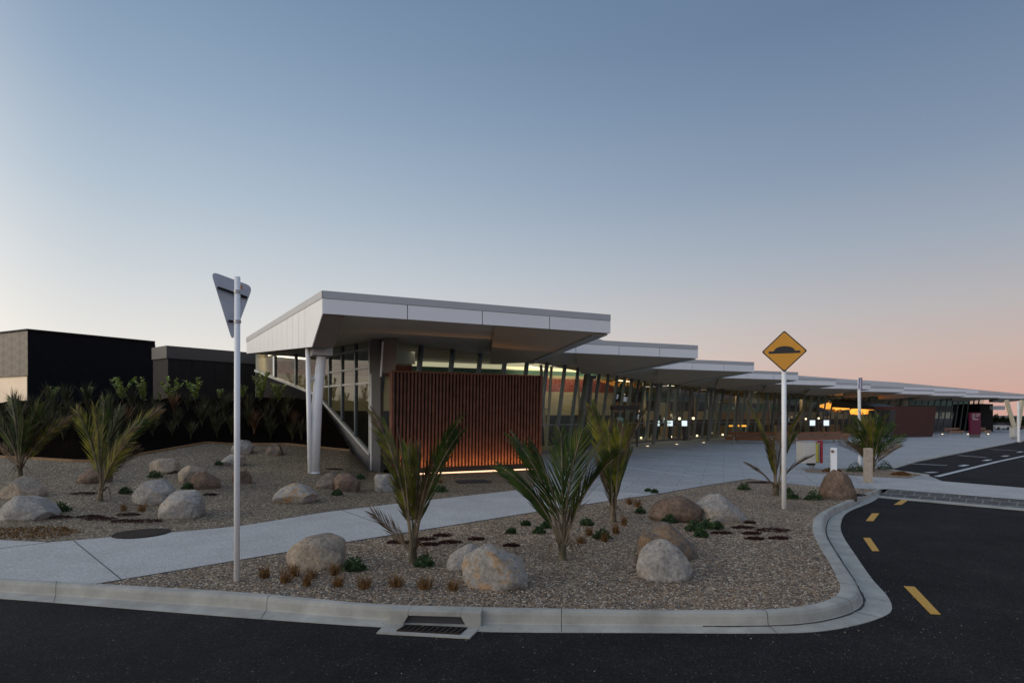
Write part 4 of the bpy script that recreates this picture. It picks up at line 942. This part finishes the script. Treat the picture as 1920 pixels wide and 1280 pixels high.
mb = MB(); mb.prism([p_-Vector((0,0,.01)) for p_ in gr], (0,0,.008)); mb.build('pit_shade', 'black', t)  # flat black plate painting in the darkness under the grate
mb = MB()
for i in range(11):
    f = (i+.3)/11; p_, q_ = lerp(gr[0], gr[1], f), lerp(gr[3], gr[2], min(1, f+.02)); mb.beam(p_+Vector((0,0,.004)), q_+Vector((0,0,.004)), .022, .012)
mb.beam(gr[0], gr[1], .015, .015); mb.beam(gr[3], gr[2], .015, .015); mb.build('grate', 'cover', t)

# ------------------------------------------------------------------ boulders
def boulder(px0, px1, pyt, pyb, m, label, seed, lump=1.0, cut=None, sq=.85):
    pxc = (px0+px1)/2; b_ = hit(pxc, pyb); wd = (px1-px0)/F*b_.y; dp = wd*sq; c_ = Vector(((pxc-960)/F*(b_.y+dp*.38), b_.y+dp*.38, 0))
    D = c_.y; wd = (px1-px0)/F*D; zt = CZ+(HY-pyt)/F*D; gz = drop(c_.x, c_.y); zb = gz-.22*(zt-gz)-.05
    # bottom reaches into the ground
    hh = (zt-zb)/2; cz = (zt+zb)/2
    bm = bmesh.new(); bmesh.ops.create_icosphere(bm, subdivisions=5, radius=1); rnd = random.Random(seed)
    planes = [(Vector((rnd.uniform(-1,1), rnd.uniform(-1,.3), rnd.uniform(-.3,1))).normalized(), rnd.uniform(.66,.90)) for _ in range(12)]
    so = Vector((seed*3.1, seed*1.7, seed))
    for v in bm.verts:
        d = v.co.normalized(); r = 1+.13*lump*noise.noise(d*1.3+so)+.05*lump*noise.noise(d*3.2+so)+.035*noise.noise(d*6+so)+.014*noise.noise(d*14+so)+.007*noise.noise(d*30+so)
        q = d*r
        for n_, k in planes:
            e = q.dot(n_)-k*r
            if e > 0: q -= n_*e*.85
        # squarer than an ellipsoid
        q = Vector([math.copysign(abs(x)**.9, x) for x in q]); v.co = q
    xs = [v.co.x for v in bm.verts]; zs = [v.co.z for v in bm.verts]; mx0, mx1, mz0, mz1 = min(xs), max(xs), min(zs), max(zs)
    for v in bm.verts:
        v.co = Vector((((v.co.x-mx0)/(mx1-mx0)-.5)*wd, v.co.y*dp/2, ((v.co.z-mz0)/(mz1-mz0)*2-1)*hh+cz-gz))
        tp = max(0, min(1, (v.co.z-0)/(zt-gz))); k_ = 1-(.62 if 'pyramid' in label else .12)*tp; v.co.x *= k_; v.co.y *= k_
        if cut:   # a slope to one side: cut = (side, amount)
            f = max(0, cut[0]*v.co.x/(wd/2)); v.co.z -= max(0, v.co.z)*f*cut[1]
    me = bpy.data.meshes.new('boulder'); bm.to_mesh(me); bm.free(); me.materials.append(M[m]); me.polygons.foreach_set('use_smooth', [True]*len(me.polygons))
    o = bpy.data.objects.new('boulder', me); col.objects.link(o); o.location = (c_.x, c_.y, gz); return tag(o, label, 'boulder', 'garden boulders')
RK = [
 (531,650,1000,1070,'rockt','smooth rounded tan boulder lying alone in the gravel right of the sign pole',1,.5,None,.8),
 (862,993,1016,1106,'rocko','large grey boulder with orange stains at the front of the island',2,.7,(1,.35),.85),
 (836,925,1018,1070,'rockg','grey boulder with a blue grey face tucked behind the orange stained one',3,1,(-1,.3),.8),
 (1191,1297,1010,1090,'rockg','pale round boulder in front of a darker one on the island',4,.6,None,.85),
 (1191,1312,976,1052,'rockd','dark sloping boulder directly behind the pale round one',5,1,(1,.5),.7),
 (1218,1316,929,979,'rockb','brown domed boulder at the left of a touching pair on the island',6,.7,None,.8),
 (1298,1397,924,980,'rockg','grey boulder with a sloping right side at the right of a touching pair',7,.9,(1,.45),.8),
 (1532,1612,880,936,'rockb','dark brown pyramid shaped boulder near the kerb before the bollards',8,1,None,.9),
 (8,83,892,936,'rockt','pinkish pointed boulder behind the broad grey one at the far left',9,1,(1,.3),.8),
 (-4,108,929,976,'rockg','broad low grey boulder at the left edge of the photo',10,.7,(1,.35),.7),
 (247,331,898,947,'rockg','pale grey flat topped boulder left of the sign pole, behind another',11,.8,None,.8),
 (300,384,919,972,'rockg','grey mottled boulder nearest the path, left of the sign pole',12,.8,None,.8),
 (279,335,859,888,'rockt','small pink and orange boulder high in the left gravel garden',13,.8,None,.8),
 (332,388,871,905,'rockt','tan humped boulder, left one of an overlapping pair',14,.8,None,.9),
 (358,415,882,917,'rockb','brown boulder tapering right, right one of an overlapping pair',15,.9,(1,.4),.8),
 (143,208,878,906,'rockb','low brown orange boulder behind the stem of the second palm',16,.7,None,.8),
 (434,476,824,851,'rockg','small grey boulder right behind the sign pole near the mulch bank',17,.8,None,.8),
 (412,460,850,873,'rockg','small flat pale boulder showing left of the sign pole',18,.8,(-1,.4),.8),
 (497,531,831,854,'rockd','small grey boulder against the timber edging',19,.9,None,.9),
 (432,471,879,907,'rockb','small brown boulder half hidden behind the sign pole',20,.8,None,.9),
 (514,594,904,944,'rocko','orange streaked low boulder left of the round white column foot',21,.9,(1,.3),.8),
 (592,650,884,916,'rockd','grey boulder touching the foot of the round white column',22,.8,None,.9),
 (624,677,886,922,'rockb','dark brown boulder right of the column foot',23,.9,None,.9),
 (698,742,887,922,'rockg','pale pink split boulder behind the big left palm of the island',24,1,None,.9),
]
for r_ in RK: boulder(*r_)

# ------------------------------------------------------------------ palms
def frond(base, tip, bow, mset, seed, parent, llen=.36, n=34, twist=None, bare=.22):
    rnd = random.Random(seed); mb = MB(); mid = (base+tip)/2+bow
    def pt(t): return base*(1-t)**2+mid*2*t*(1-t)+tip*t*t
    K = 14; pts = [pt(i/K) for i in range(K+1)]; ln = sum((pts[i+1]-pts[i]).length for i in range(K))
    mb.tube(pts, [.016*(1-.8*i/K)*min(1.3, ln/1.5)+.002 for i in range(K+1)], 6, mi=1)
    tw = twist if twist is not None else rnd.uniform(-.7, .7)
    ac = (tip-base); side0 = Vector((ac.z, 0, -ac.x)).normalized()   # in the picture-facing plane
    depth = ac.cross(side0).normalized()
    S0 = side0*math.cos(tw)+depth*math.sin(tw)
    for i in range(n):
        t = bare+(1-bare)*(i+rnd.random()*.5)/n; p_ = pt(t); T = (pt(min(1, t+.02))-pt(max(0, t-.02))).normalized()
        S = (S0-T*S0.dot(T)).normalized(); Nn = T.cross(S)
        l = llen*(.55+.75*math.sin(math.pi*min(1, (t-bare)/(1-bare)*.80+.20)))*rnd.uniform(.8,1.15)
        for sg in (-1, 1):
            an = R(rnd.uniform(21, 29)-7*t); d = (T*math.cos(an)+S*sg*math.sin(an)+Nn*rnd.uniform(.08,.20)).normalized()
            wv = (T.cross(d)).cross(d); wv = (Nn*.45+d.cross(Nn)*.9).normalized()*.0105*(llen/.36)**.7
            m1 = p_+d*l*.5; dr = Vector((0,0,-1))*l*rnd.uniform(.0,.07)*(1 if rnd.random() < .9 else 3.5); e_ = p_+d*l+dr
            br = 2 if rnd.random() < mset[1] or (rnd.random() < mset[1]*2.5 and t > .8) else 0
            mb.add([p_-wv*.5, p_+wv*.5, m1+wv+dr*.3, m1-wv+dr*.3, e_], [(0,1,2,3),(3,2,4)], br)
    return mb.build('frond', [mset[0], 'stem', 'palmb'], parent)
def palm(bx_, by_, label, fronds, hscale=1.0, stem_r=.05, llen=.36, n=34, trunk=.22):
    g = hit(bx_, by_); D = g.y; t = thing('nikau_palm', tuple(g), label, 'palm', 'young palms in the gravel beds')
    mb = MB(); rnd = random.Random(bx_)
    mb.tube([g-Vector((0,0,.05)), g+Vector((0,0,trunk*.4)), g+Vector((0,0,trunk))], [stem_r*1.4, stem_r, stem_r*.7], 10); mb.build('trunk', 'stem', t)
    for i, f in enumerate(fronds):
        tx, ty, dd, kind = f[:4]; bow = f[4] if len(f) > 4 else .0
        base = g+Vector((rnd.uniform(-.04,.04), rnd.uniform(-.04,.04), rnd.uniform(.02, trunk))); tip = P(tx, ty, D+dd)
        ac = tip-base; out_ = Vector((ac.x, ac.y, 0))
        # rises first then leans out
        b_ = Vector((-ac.x*.24, -ac.y*.24, ac.length*.11))+Vector((bow, 0, -abs(bow)*.3))
        ms = {'g': ('palmg', .04), 'o': ('palmo', .10), 'm': ('palmo', .3), 'b': ('palmb', .9)}[kind]
        frond(base, tip, b_, ms, i*17+bx_, t, llen=llen*(.75 if kind == 'b' else 1), n=n if kind != 'b' else int(n*.6), twist=(f[5] if len(f) > 5 else None))
    # dead dry strands at the foot
    mb = MB()
    for k in range(7):
        a = rnd.uniform(-1, 1); p0_ = g+Vector((0,0,.12)); p1_ = g+Vector((a*.12, rnd.uniform(-.1,.1), .28)); p2_ = g+Vector((a*.30, rnd.uniform(-.2,.1), .02)); mb.tube([p0_, p1_, (p1_+p2_)/2+Vector((0,0,.06)), p2_], [.008,.008,.006,.002], 4)
    mb.build('dead_stalk', 'palmb', t)
palm(775,1055,'large twin headed palm at the left of the gravel island, browned left frond tips', [(700,775,.1,'m',.05,.9),(720,792,.3,'o',0,1.1),(745,800,-.15,'m',0,-1.0),(863,787,.0,'g',-.05,1.1),(842,802,.3,'g',0,-1.0),(862,812,-.2,'g',0,.7),(786,842,.1,'m',0,1.2),(812,868,-.4,'b',0,1.1),(765,838,.3,'o',0,.6),(698,962,-.1,'b',-.1)], llen=.32, n=40)
palm(1055,1050,'wide spreading dark green palm in the middle of the gravel island', [(942,876,.1,'g',.05,1.0),(966,822,.2,'g',0,.9),(1000,838,-.25,'g',0,1.2),(1052,812,.3,'g',0,.3),(1092,806,-.2,'g',0,-.4),(1130,822,.1,'g',0,-1.0),(1168,842,.2,'b',0,-1.1),(1150,860,-.2,'g',0,1.1)], llen=.38, n=32)
palm(1150,978,'yellow green palm standing against the footpath on the island', [(1110,764,.1,'o',.05,.2),(1140,800,0,'o',0,.2),(1168,800,-.2,'o',0,.4),(1188,806,.2,'o',0,.8),(1212,768,.3,'b',0,1.0),(1122,868,-.2,'b',0,1.2),(1180,850,.2,'g',0,.8),(1145,858,-.2,'g',0,.5)], llen=.42, n=34)
palm(1456,928,'tall palm behind the speed hump sign pole with sparse upright fronds', [(1407,758,.1,'o',.1,1.0),(1432,808,.3,'m',0,.9),(1516,757,.0,'o',-.1,1.1),(1497,812,.4,'g',0,.9),(1470,800,.3,'b',0,.3),(1450,830,-.2,'m',0,.7),(1402,868,0,'b',0,1.2),(1522,856,0,'b',0,1.1)], llen=.40, n=36)
palm(1637,884,'bushy fan shaped palm in the small bed behind the timber post', [(1580,822,.2,'b'),(1574,832,-.2,'b'),(1590,800,.2,'g'),(1604,785,-.2,'g'),(1618,778,.4,'o'),(1632,776,0,'o'),(1646,776,.4,'g'),(1662,782,-.2,'g'),(1676,796,.2,'g'),(1696,818,0,'g'),(1690,835,-.3,'b'),(1610,810,-.4,'g'),(1655,800,-.4,'g'),(1635,795,-.5,'o'),(1600,830,.4,'g'),(1680,820,.5,'g')], llen=.42, n=30)
palm(38,892,'palm with dense green fronds at the far left by the pointed boulder', [(-22,778,.2,'g'),(-5,765,-.4,'g'),(32,760,-.3,'g'),(82,732,.1,'o'),(72,760,-.4,'g'),(112,768,.4,'g'),(130,786,.1,'m'),(45,790,-.6,'g'),(-10,830,.2,'b'),(20,745,.6,'g')], llen=.40, n=36)
palm(188,938,'palm with olive arching fronds beside the second gravel clearing on the left', [(143,768,.1,'o'),(178,765,-.3,'o'),(196,750,.3,'g'),(192,735,.5,'b'),(225,765,.5,'g'),(250,800,-.4,'m'),(270,790,.1,'g'),(298,768,.2,'m'),(240,830,-.5,'m'),(260,840,0,'b')], llen=.38, n=36)

# ------------------------------------------------------------------ small plants
def tuft_mesh(rnd, r, h, n, w_=.006):
    mb = MB()
    for k in range(n):
        a = rnd.uniform(0, 6.283); s = rnd.random()**.6; d = Vector((math.cos(a), math.sin(a), 0)); p_ = d*r*.55*rnd.random(); l = h*rnd.uniform(.35,1.15)
        m1 = p_+d*r*s*.3+Vector((0,0,l*.55)); e_ = p_+d*r*s*.8+Vector((rnd.uniform(-.02,.02),0,l*(1-.25*s))); wv = Vector((-d.y, d.x, 0))*w_
        if k % 2: wv = Vector((w_, 0, 0))
        mb.add([p_-wv, p_+wv, m1+wv*.8, m1-wv*.8, e_], [(0,1,2,3),(3,2,4)])
    return mb
def place_mesh(mb, name, m, g, label, cat, group):
    for i in range(len(mb.v)): mb.v[i] = mb.v[i]+g
    return tag(mb.build(name, m, loc=g), label, cat, group)
TF = [(496,1083,'leftmost small orange grass tuft, right of the sign pole foot'),(536,1092,'orange grass tuft second from the sign pole'),(585,1084,'orange grass tuft directly below the rounded tan boulder'),(576,1098,'low orange grass tuft in front of the one below the tan boulder'),(552,1080,'faint orange tuft touching the left of the tan boulder base'),(634,1100,'tall rusty grass tuft at the right end of the tan boulder'),(628,1078,'upright rusty tuft just right of the tan boulder'),(683,1103,'orange tuft in the front row between tan and orange stained boulders'),(742,1100,'brownish tuft in the front row below the big palm'),(797,1104,'greenish orange tuft in the front row left of the stained boulder'),(848,1106,'dark orange tuft against the left side of the stained boulder'),
 (1090,1018,'orange tuft right of the middle palm, lowest of three'),(1105,1003,'orange tuft right of the middle palm, uppermost of three'),(1134,1015,'orange tuft nearest the yellow green palm'),(1155,1000,'orange tuft right below the yellow green palm'),(1196,950,'brown tuft left of the brown domed boulder'),(1180,945,'smaller brown tuft beside the path left of the domed boulder'),
 (232,957,'pale green tuft in the left gravel garden by the maroon mats'),(266,958,'orange tuft in the left gravel garden by the maroon mats'),(825,905,'orange brown tuft before the slatted screen left of the drain cover'),(1170,985,'small brown tuft at the pale boulder pair on the path side')]
rnd = random.Random(11)
for x, y, lab in TF:
    g = hit(x, y); s = 1.0 if y > 980 else 1.15; place_mesh(tuft_mesh(rnd, .10*s*rnd.uniform(.8,1.3), .19*s*rnd.uniform(.75,1.1), 90, .0035), 'grass_tuft', 'tuft', g, lab, 'grass tuft', 'orange grass tufts')
def mat_mesh(rnd, r, h, n, lw=.014):
    mb = MB()
    for k in range(n):
        a = rnd.uniform(0, 6.283); s = math.sqrt(rnd.random()); c_ = Vector((math.cos(a)*s*r, math.sin(a)*s*r*.5, h*(1-s*s)*rnd.random()+.005))
        c_ *= 1+.3*noise.noise(Vector((a, r*9, 0))); d = Vector((rnd.uniform(-1,1), rnd.uniform(-1,1), rnd.uniform(0,1.3))).normalized(); e = d.cross(Vector((rnd.uniform(-1,1), 1, rnd.uniform(-1,1)))).normalized()
        l = lw*rnd.uniform(1.2,2.6); mb.add([c_, c_+d*l*.5+e*lw*.5, c_+d*l, c_+d*l*.5-e*lw*.5], [(0,1,2,3)])
    return mb
IC = [(555,0,0)]
MATS = [(745,1018,.16,'maroon mat plant left of the big palm foot'),(775,1018,.1,'small maroon mat just behind the big palm stems'),(805,1022,.18,'maroon mat right of the big palm foot, nearest'),(800,1012,.13,'narrow maroon mat right of the big palm, upper left'),(828,1005,.14,'maroon mat farthest back behind the big palm'),(842,1018,.17,'maroon mat just left of the stained boulders'),(892,1012,.12,'maroon mat above the stained boulder'),(958,1024,.12,'maroon mat at the right shoulder of the stained boulder'),
 (1393,990,.16,'maroon mat in the kerb side patch, upper left'),(1450,995,.22,'largest maroon mat in the kerb side patch'),(1408,1001,.16,'maroon mat in the centre of the kerb side patch'),(1415,1011,.15,'maroon mat in the kerb side patch, lower left'),(1460,1010,.17,'maroon mat in the kerb side patch, lower right'),(1352,1000,.14,'maroon mat nearest the boulders, left end of the kerb side patch'),(1406,981,.08,'tiny maroon mat at the top of the kerb side patch'),
 (188,974,.22,'maroon mat with white litter left of the manhole cover'),(170,970,.2,'long maroon streak in the left gravel garden'),(235,978,.2,'maroon mat in the middle above the manhole cover'),(275,978,.22,'maroon mat directly above the manhole cover'),(240,966,.18,'maroon streak behind the row above the manhole cover'),(110,971,.2,'maroon mat at the right end of the broad grey boulder'),(160,926,.25,'brown dead strip left of the second palm foot'),(395,928,.14,'short dark strip right of the mottled grey boulder'),(627,880,.2,'dark clump above the boulders by the column foot'),(1425,905,.3,'brown flat strip at the back tip of the island'),(1600,929,.25,'dark strip beside the pyramid boulder')]
for x, y, r_, lab in MATS:
    g = hit(x, y); place_mesh(mat_mesh(rnd, r_*(1.0 if y > 1000 else 1.25), .035, int(260+900*r_)), 'groundcover_mat', 'ice', g, lab, 'ground cover', 'maroon ground cover mats')
GR = [(663,1070,.13,'dark green leafy clump right of the tan boulder'),(795,1062,.11,'green clump at the right foot of the big palm'),(1128,1010,.12,'pale green clump between the middle palm and the orange tufts'),(1100,985,.10,'green clump behind the orange tufts'),(1010,1000,.08,'green clump left of the middle palm foot'),(958,1000,.06,'small green clump above the stained boulder'),(985,985,.06,'small yellowish clump by the footpath edge'),(1024,990,.09,'green clump right behind the middle palm'),(1302,995,.13,'bright green succulent clump below the touching boulders'),(1325,990,.12,'blue green succulent clump below the touching boulders'),(1255,980,.12,'green clump at the foot of the brown domed boulder'),(1315,1006,.10,'yellow green clump lowest below the touching boulders'),(1345,992,.1,'green clump right of the succulents'),(1200,962,.08,'green clump on the path side of the domed boulder'),(1214,921,.05,'small dark sprig on the path edge, left'),(1227,924,.07,'small dark sprig on the path edge, right'),(1395,918,.14,'green clump at the back of the island'),(1484,935,.15,'green clump right behind the speed hump sign pole'),(1525,937,.2,'largest green clump, left of the pyramid boulder'),(1478,925,.1,'small green clump touching the speed hump sign pole'),
 (115,958,.15,'bright green sprig at the right end of the broad grey boulder'),(235,925,.13,'dark green sprig left of the pale flat topped boulder'),(290,895,.16,'green clump below the small pink boulder'),(352,916,.12,'green clump between the paired boulders and the grey one'),(632,928,.11,'dark green sprig below the column foot boulders'),(675,898,.13,'green clump right of the column foot boulders'),(825,922,.16,'blue green clump below the slatted screen'),(410,872,.1,'green sprig left of the small flat pale boulder'),
 (1605,884,.28,'green bush at the left of the small planted bed'),(1660,880,.26,'green bush at the right of the palm in the small planted bed'),(1690,891,.28,'reddish low plant at the right end of the small planted bed'),(1560,884,.3,'brown low plant at the left end of the small planted bed')]
for x, y, r_, lab in GR:
    g = hit(x, y); D = g.y; low = ('reddish' in lab or 'brown low' in lab)
    place_mesh(mat_mesh(rnd, r_*1.05, r_*(.4 if low else 1.2), int((240+700*r_)*(2.6 if low else 1)), .026), 'green_clump', 'tuft' if low else 'tuftg', g, lab, 'plant', 'small clumps of green plants')
# orange dead grass at lower left
g = hit(30,1000); place_mesh(mat_mesh(rnd, 1.0, .03, 1500, .02), 'dry_grass_patch', 'tuft', g, 'patch of flattened dry orange grass at the left edge before the side path', 'dry grass', None)

# flax tussocks on the bank and leafy shrubs along its crest
def flax_proto(seed, brown):
    r2 = random.Random(seed); mb = MB()
    for k in range(80):
        a = r2.uniform(0, 6.283); d = Vector((math.cos(a), math.sin(a), 0)); l = r2.uniform(.6,1.1); s = r2.uniform(.05,.6); prev = Vector((0,0,0)); wv = Vector((-d.y, d.x, 0))*.009
        pts = [d*(s*l*t*t*.8+.05*t)+Vector((0,0,l*(t-.45*s*t*t))) for t in (0,.3,.6,.85,1)]
        vs = [];
        for i, p_ in enumerate(pts): ww = wv*(1,1,.9,.5,.05)[i]; vs += [p_-ww, p_+ww]
        mb.add(vs, [(2*i,2*i+1,2*i+3,2*i+2) for i in range(4)])
    return mb
protos = [flax_proto(s, 0) for s in range(4)]
me_ = []
for i, pb in enumerate(protos):
    o = pb.build('flax_plant', ['flax','flax','flaxb','flax'][i], loc=(0,0,0)); me_.append(o)
spots = []; r3 = random.Random(21)
rows_ = [(820,(-20,20,60,95,120,150,185,215,250,285,325,365,405,440,480,510,540,570)),(795,(0,40,75,110,140,175,205,235,270,300,340,375,400,425,460,500,530,555)),(772,(20,55,90,125,160,200,240,285,320,350,385,420,470,515,548))]
used = set()
fn_ = {820:'front',795:'middle',772:'back'}; ordn = 'first second third fourth fifth sixth seventh eighth ninth tenth eleventh twelfth thirteenth fourteenth fifteenth sixteenth seventeenth eighteenth'.split()
for y, xs in rows_:
    for xi_, x in enumerate(xs):
        g = hit(x+r3.uniform(-9,9), y+r3.uniform(-7,7))
        if g.z < .6: continue
        i = 2 if (r3.random() < .14) else r3.choice((0,1,3))
        o = me_[i] if i not in used else me_[i].copy()
        if i in used: col.objects.link(o)
        used.add(i); o.location = g-Vector((0,0,.02)); o.rotation_euler = (0,0,r3.uniform(0,6.28)); s = r3.uniform(.75,1.15); o.scale = (s,s,s)
        tag(o, f"{'rusty brown' if i == 2 else 'dark green'} flax tussock, {ordn[xi_]} from the left in the {fn_[y]} row on the mulch bank", 'flax', 'rusty flax tussocks on the bank' if i == 2 else 'green flax tussocks on the bank')
def shrub(x, y, h, lab, seed):
    g = hit(x, y); r2 = random.Random(seed); t = thing('leafy_shrub', tuple(g), lab, 'shrub', 'young shrubs along the crest of the bank'); sm = MB(); lm = MB()
    H = h/F*g.y
    for s in range(6):
        a = r2.uniform(0, 6.283); le = r2.uniform(.12,.42)*H; tip = g+Vector((math.cos(a)*le, math.sin(a)*le, H*r2.uniform(.65,1.02))); mid_ = (g+tip)/2+Vector((-math.cos(a)*.05, 0, .05)); sm.tube([g, mid_, tip], [.012,.009,.004], 5)
        for k in range(34):
            f = .12+.88*k/34; p_ = g*(1-f)**2+mid_*2*f*(1-f)+tip*f*f; b_ = r2.uniform(0,6.283); d = Vector((math.cos(b_), math.sin(b_), r2.uniform(.1,.9))).normalized(); e = d.cross(Vector((0,0,1))).normalized(); l = H*r2.uniform(.11,.17)
            lm.add([p_, p_+d*l*.45+e*l*.36, p_+d*l, p_+d*l*.45-e*l*.36], [(0,1,2,3)])
    sm.build('stem', 'twig', t); lm.build('foliage', 'shrub', t)
SH = [(98,757,34,'young leafy shrub behind the fronds of the leftmost palm'),(143,752,40,'slanting young shrub left of the second palm top'),(165,755,32,'young shrub almost touching the second palm top'),(230,752,50,'tallest young shrub against the black building'),(269,754,46,'young shrub at the right end of the black building'),(320,752,46,'broad young shrub before the charcoal building corner'),(366,752,44,'young shrub before the charcoal building wall'),(412,748,22,'tiny wispy shrub left of the sign pole'),(454,747,30,'young shrub just right of the sign pole'),(487,752,56,'tall young shrub under the left end of the white canopy'),(522,754,44,'young shrub under the sloping sill'),(300,752,18,'tiny low shrub beside the broad one')]
for i, s in enumerate(SH): shrub(*s, 50+i)

# loose pebbles standing proud in the near island gravel
r4 = random.Random(5); mb = MB(); poly = [(p.x, p.y) for p in spw]+[(p.x, p.y) for p in reversed(KIW[il:])]
def inside(x, y):
    c_ = False; n_ = len(poly)
    for i in range(n_):
        x0, y0 = poly[i]; x1, y1 = poly[i-1]
        if (y0 > y) != (y1 > y) and x < (x1-x0)*(y-y0)/(y1-y0)+x0: c_ = not c_
    return c_
mats_ = [mat('pebble_pale', (.42,.38,.32), .8, .2, 40), mat('pebble_tan', (.28,.19,.12), .8, .2, 40), mat('pebble_grey', (.16,.15,.14), .8, .2, 40), mat('pebble_brown', (.10,.075,.055), .8, .2, 40)]
cnt = 0
while cnt < 26000:
    px, py = r4.uniform(180,1640), 905+(1145-905)*r4.random()**.55; g = PZ(px, py)
    if not inside(g.x, g.y): continue
    s = r4.uniform(.006,.015); a = r4.uniform(0,6.28); ca, sa = math.cos(a)*s, math.sin(a)*s; h_ = s*r4.uniform(.5,.9); k = r4.uniform(.5,.9)
    c_ = g+Vector((0,0,.003)); mb.add([c_+Vector((ca,sa,0)), c_+Vector((-sa*k,ca*k,h_*.3)), c_+Vector((-ca,-sa,0)), c_+Vector((sa*k,-ca*k,h_*.2)), c_+Vector((ca*.2,sa*.2,h_))], [(0,1,4),(1,2,4),(2,3,4),(3,0,4)], r4.choice((0,1,1,2,2,3,3))); cnt += 1
tag(mb.build('pebbles', mats_, loc=(0,0,0)), 'loose pebbles scattered over the gravel island', None, None, 'stuff')

mb = MB(); r5 = random.Random(8)
for i in range(260):
    if i % 3: k = r5.randrange(40, len(KOW)-12); p_ = lerp(KIW[k], KOW[k], 1+abs(r5.gauss(0,.5))*(1 if i % 2 else -.3)); p_ = Vector((p_.x, p_.y, .004 if (i % 2) else .03))
    else: p_ = PZ(r5.uniform(0,1920), r5.uniform(1150,1280), .003) if r5.random() < .6 else PZ(r5.uniform(1650,1920), r5.uniform(960,1200), .003)
    s_ = r5.uniform(.003,.008); a_ = r5.uniform(0,6.28); ca, sa = math.cos(a_)*s_, math.sin(a_)*s_; mb.add([p_+Vector((ca,sa,0)), p_+Vector((-sa,ca,0)), p_+Vector((-ca,-sa,0)), p_+Vector((sa,-ca,0)), p_+Vector((0,0,s_))], [(0,1,4),(1,2,4),(2,3,4),(3,0,4)], r5.choice((0,1,2,2,3,3)))
tag(mb.build('road_grit', mats_, loc=(0,0,0)), 'small stray stones on the asphalt and in the kerb channel', None, None, 'stuff')
# ------------------------------------------------------------------ far right: bushes and cars
def bush(px, pyb, wpx, hpx, D, lab, seed, g_='distant trees beyond the open canopy'):
    r2 = random.Random(seed); base = P(px, pyb, D); t = thing('distant_tree', tuple(base), lab, 'tree', g_); k = D/F; lm = MB(); sm = MB()
    sm.tube([base, base+Vector((0,0,hpx*k*.5))], [.15,.08], 6); sm.build('trunk', 'twig', t)
    for i in range(700):
        v = Vector((r2.gauss(0,1), r2.gauss(0,1), r2.gauss(0,1))).normalized()*r2.random()**.4; v = Vector((v.x*wpx*k/2, v.y*wpx*k/2, v.z*hpx*k*.42))*(1+.35*noise.noise(v*2+Vector((seed,0,0))))
        c_ = base+Vector((0,0,hpx*k*.58))+v; d = Vector((r2.uniform(-1,1), r2.uniform(-1,1), r2.uniform(-1,1))).normalized(); e = d.cross(Vector((0,0,1))).normalized(); l = .22
        lm.add([c_-d*l, c_+e*l*.6, c_+d*l, c_-e*l*.6], [(0,1,2,3)])
    lm.build('crown', 'tree', t)
for i, (x, w_, h_, lab) in enumerate(((1868,12,30,'small distant tree beside the dark end wall'),(1882,12,26,'low distant tree in the middle of the gap'),(1896,14,28,'distant tree behind the timber legs'),(1916,16,26,'distant tree at the right edge of the photo'),(1935,14,26,'distant tree just off the right edge'))):
    bush(x, 806, w_, h_, 125, lab, i+3)
def car(px, pyb, D, m, lab, rz):
    g = P(px, pyb, D); g.z = zg(D); t = thing('parked_car', tuple(g), lab, 'car', 'distant parked cars'); ca, sa = math.cos(rz), math.sin(rz)
    def w_(x, y, z): return g+Vector((x*ca-y*sa, x*sa+y*ca, z))
    mb = MB(); prof_ = [(-2.1,.3),(2.1,.3),(2.15,.75),(1.2,.9),(-2.0,.95),(-2.15,.7)]; mb.hexa([w_(x,-.85,z) for x, z in prof_], [w_(x,.85,z) for x, z in prof_]); mb.build('body', m, t, bevel=.06)
    mb = MB(); pr_ = [(1.15,.9),(.4,1.42),(-1.3,1.45),(-1.95,.94)]; mb.hexa([w_(x,-.78,z) for x, z in pr_], [w_(x,.78,z) for x, z in pr_]); mb.build('cabin', 'black', t, bevel=.04)
    for x in (-1.3, 1.3):
        for y in (-.8, .8):
            mb = MB(); mb.tube([w_(x,y-.1,.32), w_(x,y+.1,.32)], .32, 14); mb.build('wheel', 'black', t)
car(1872,812,112,'binp','pale parked car beside the dark end wall in the far gap',.3)
car(1899,812,116,'rust','dark red parked car behind the timber legs in the far gap',.3)
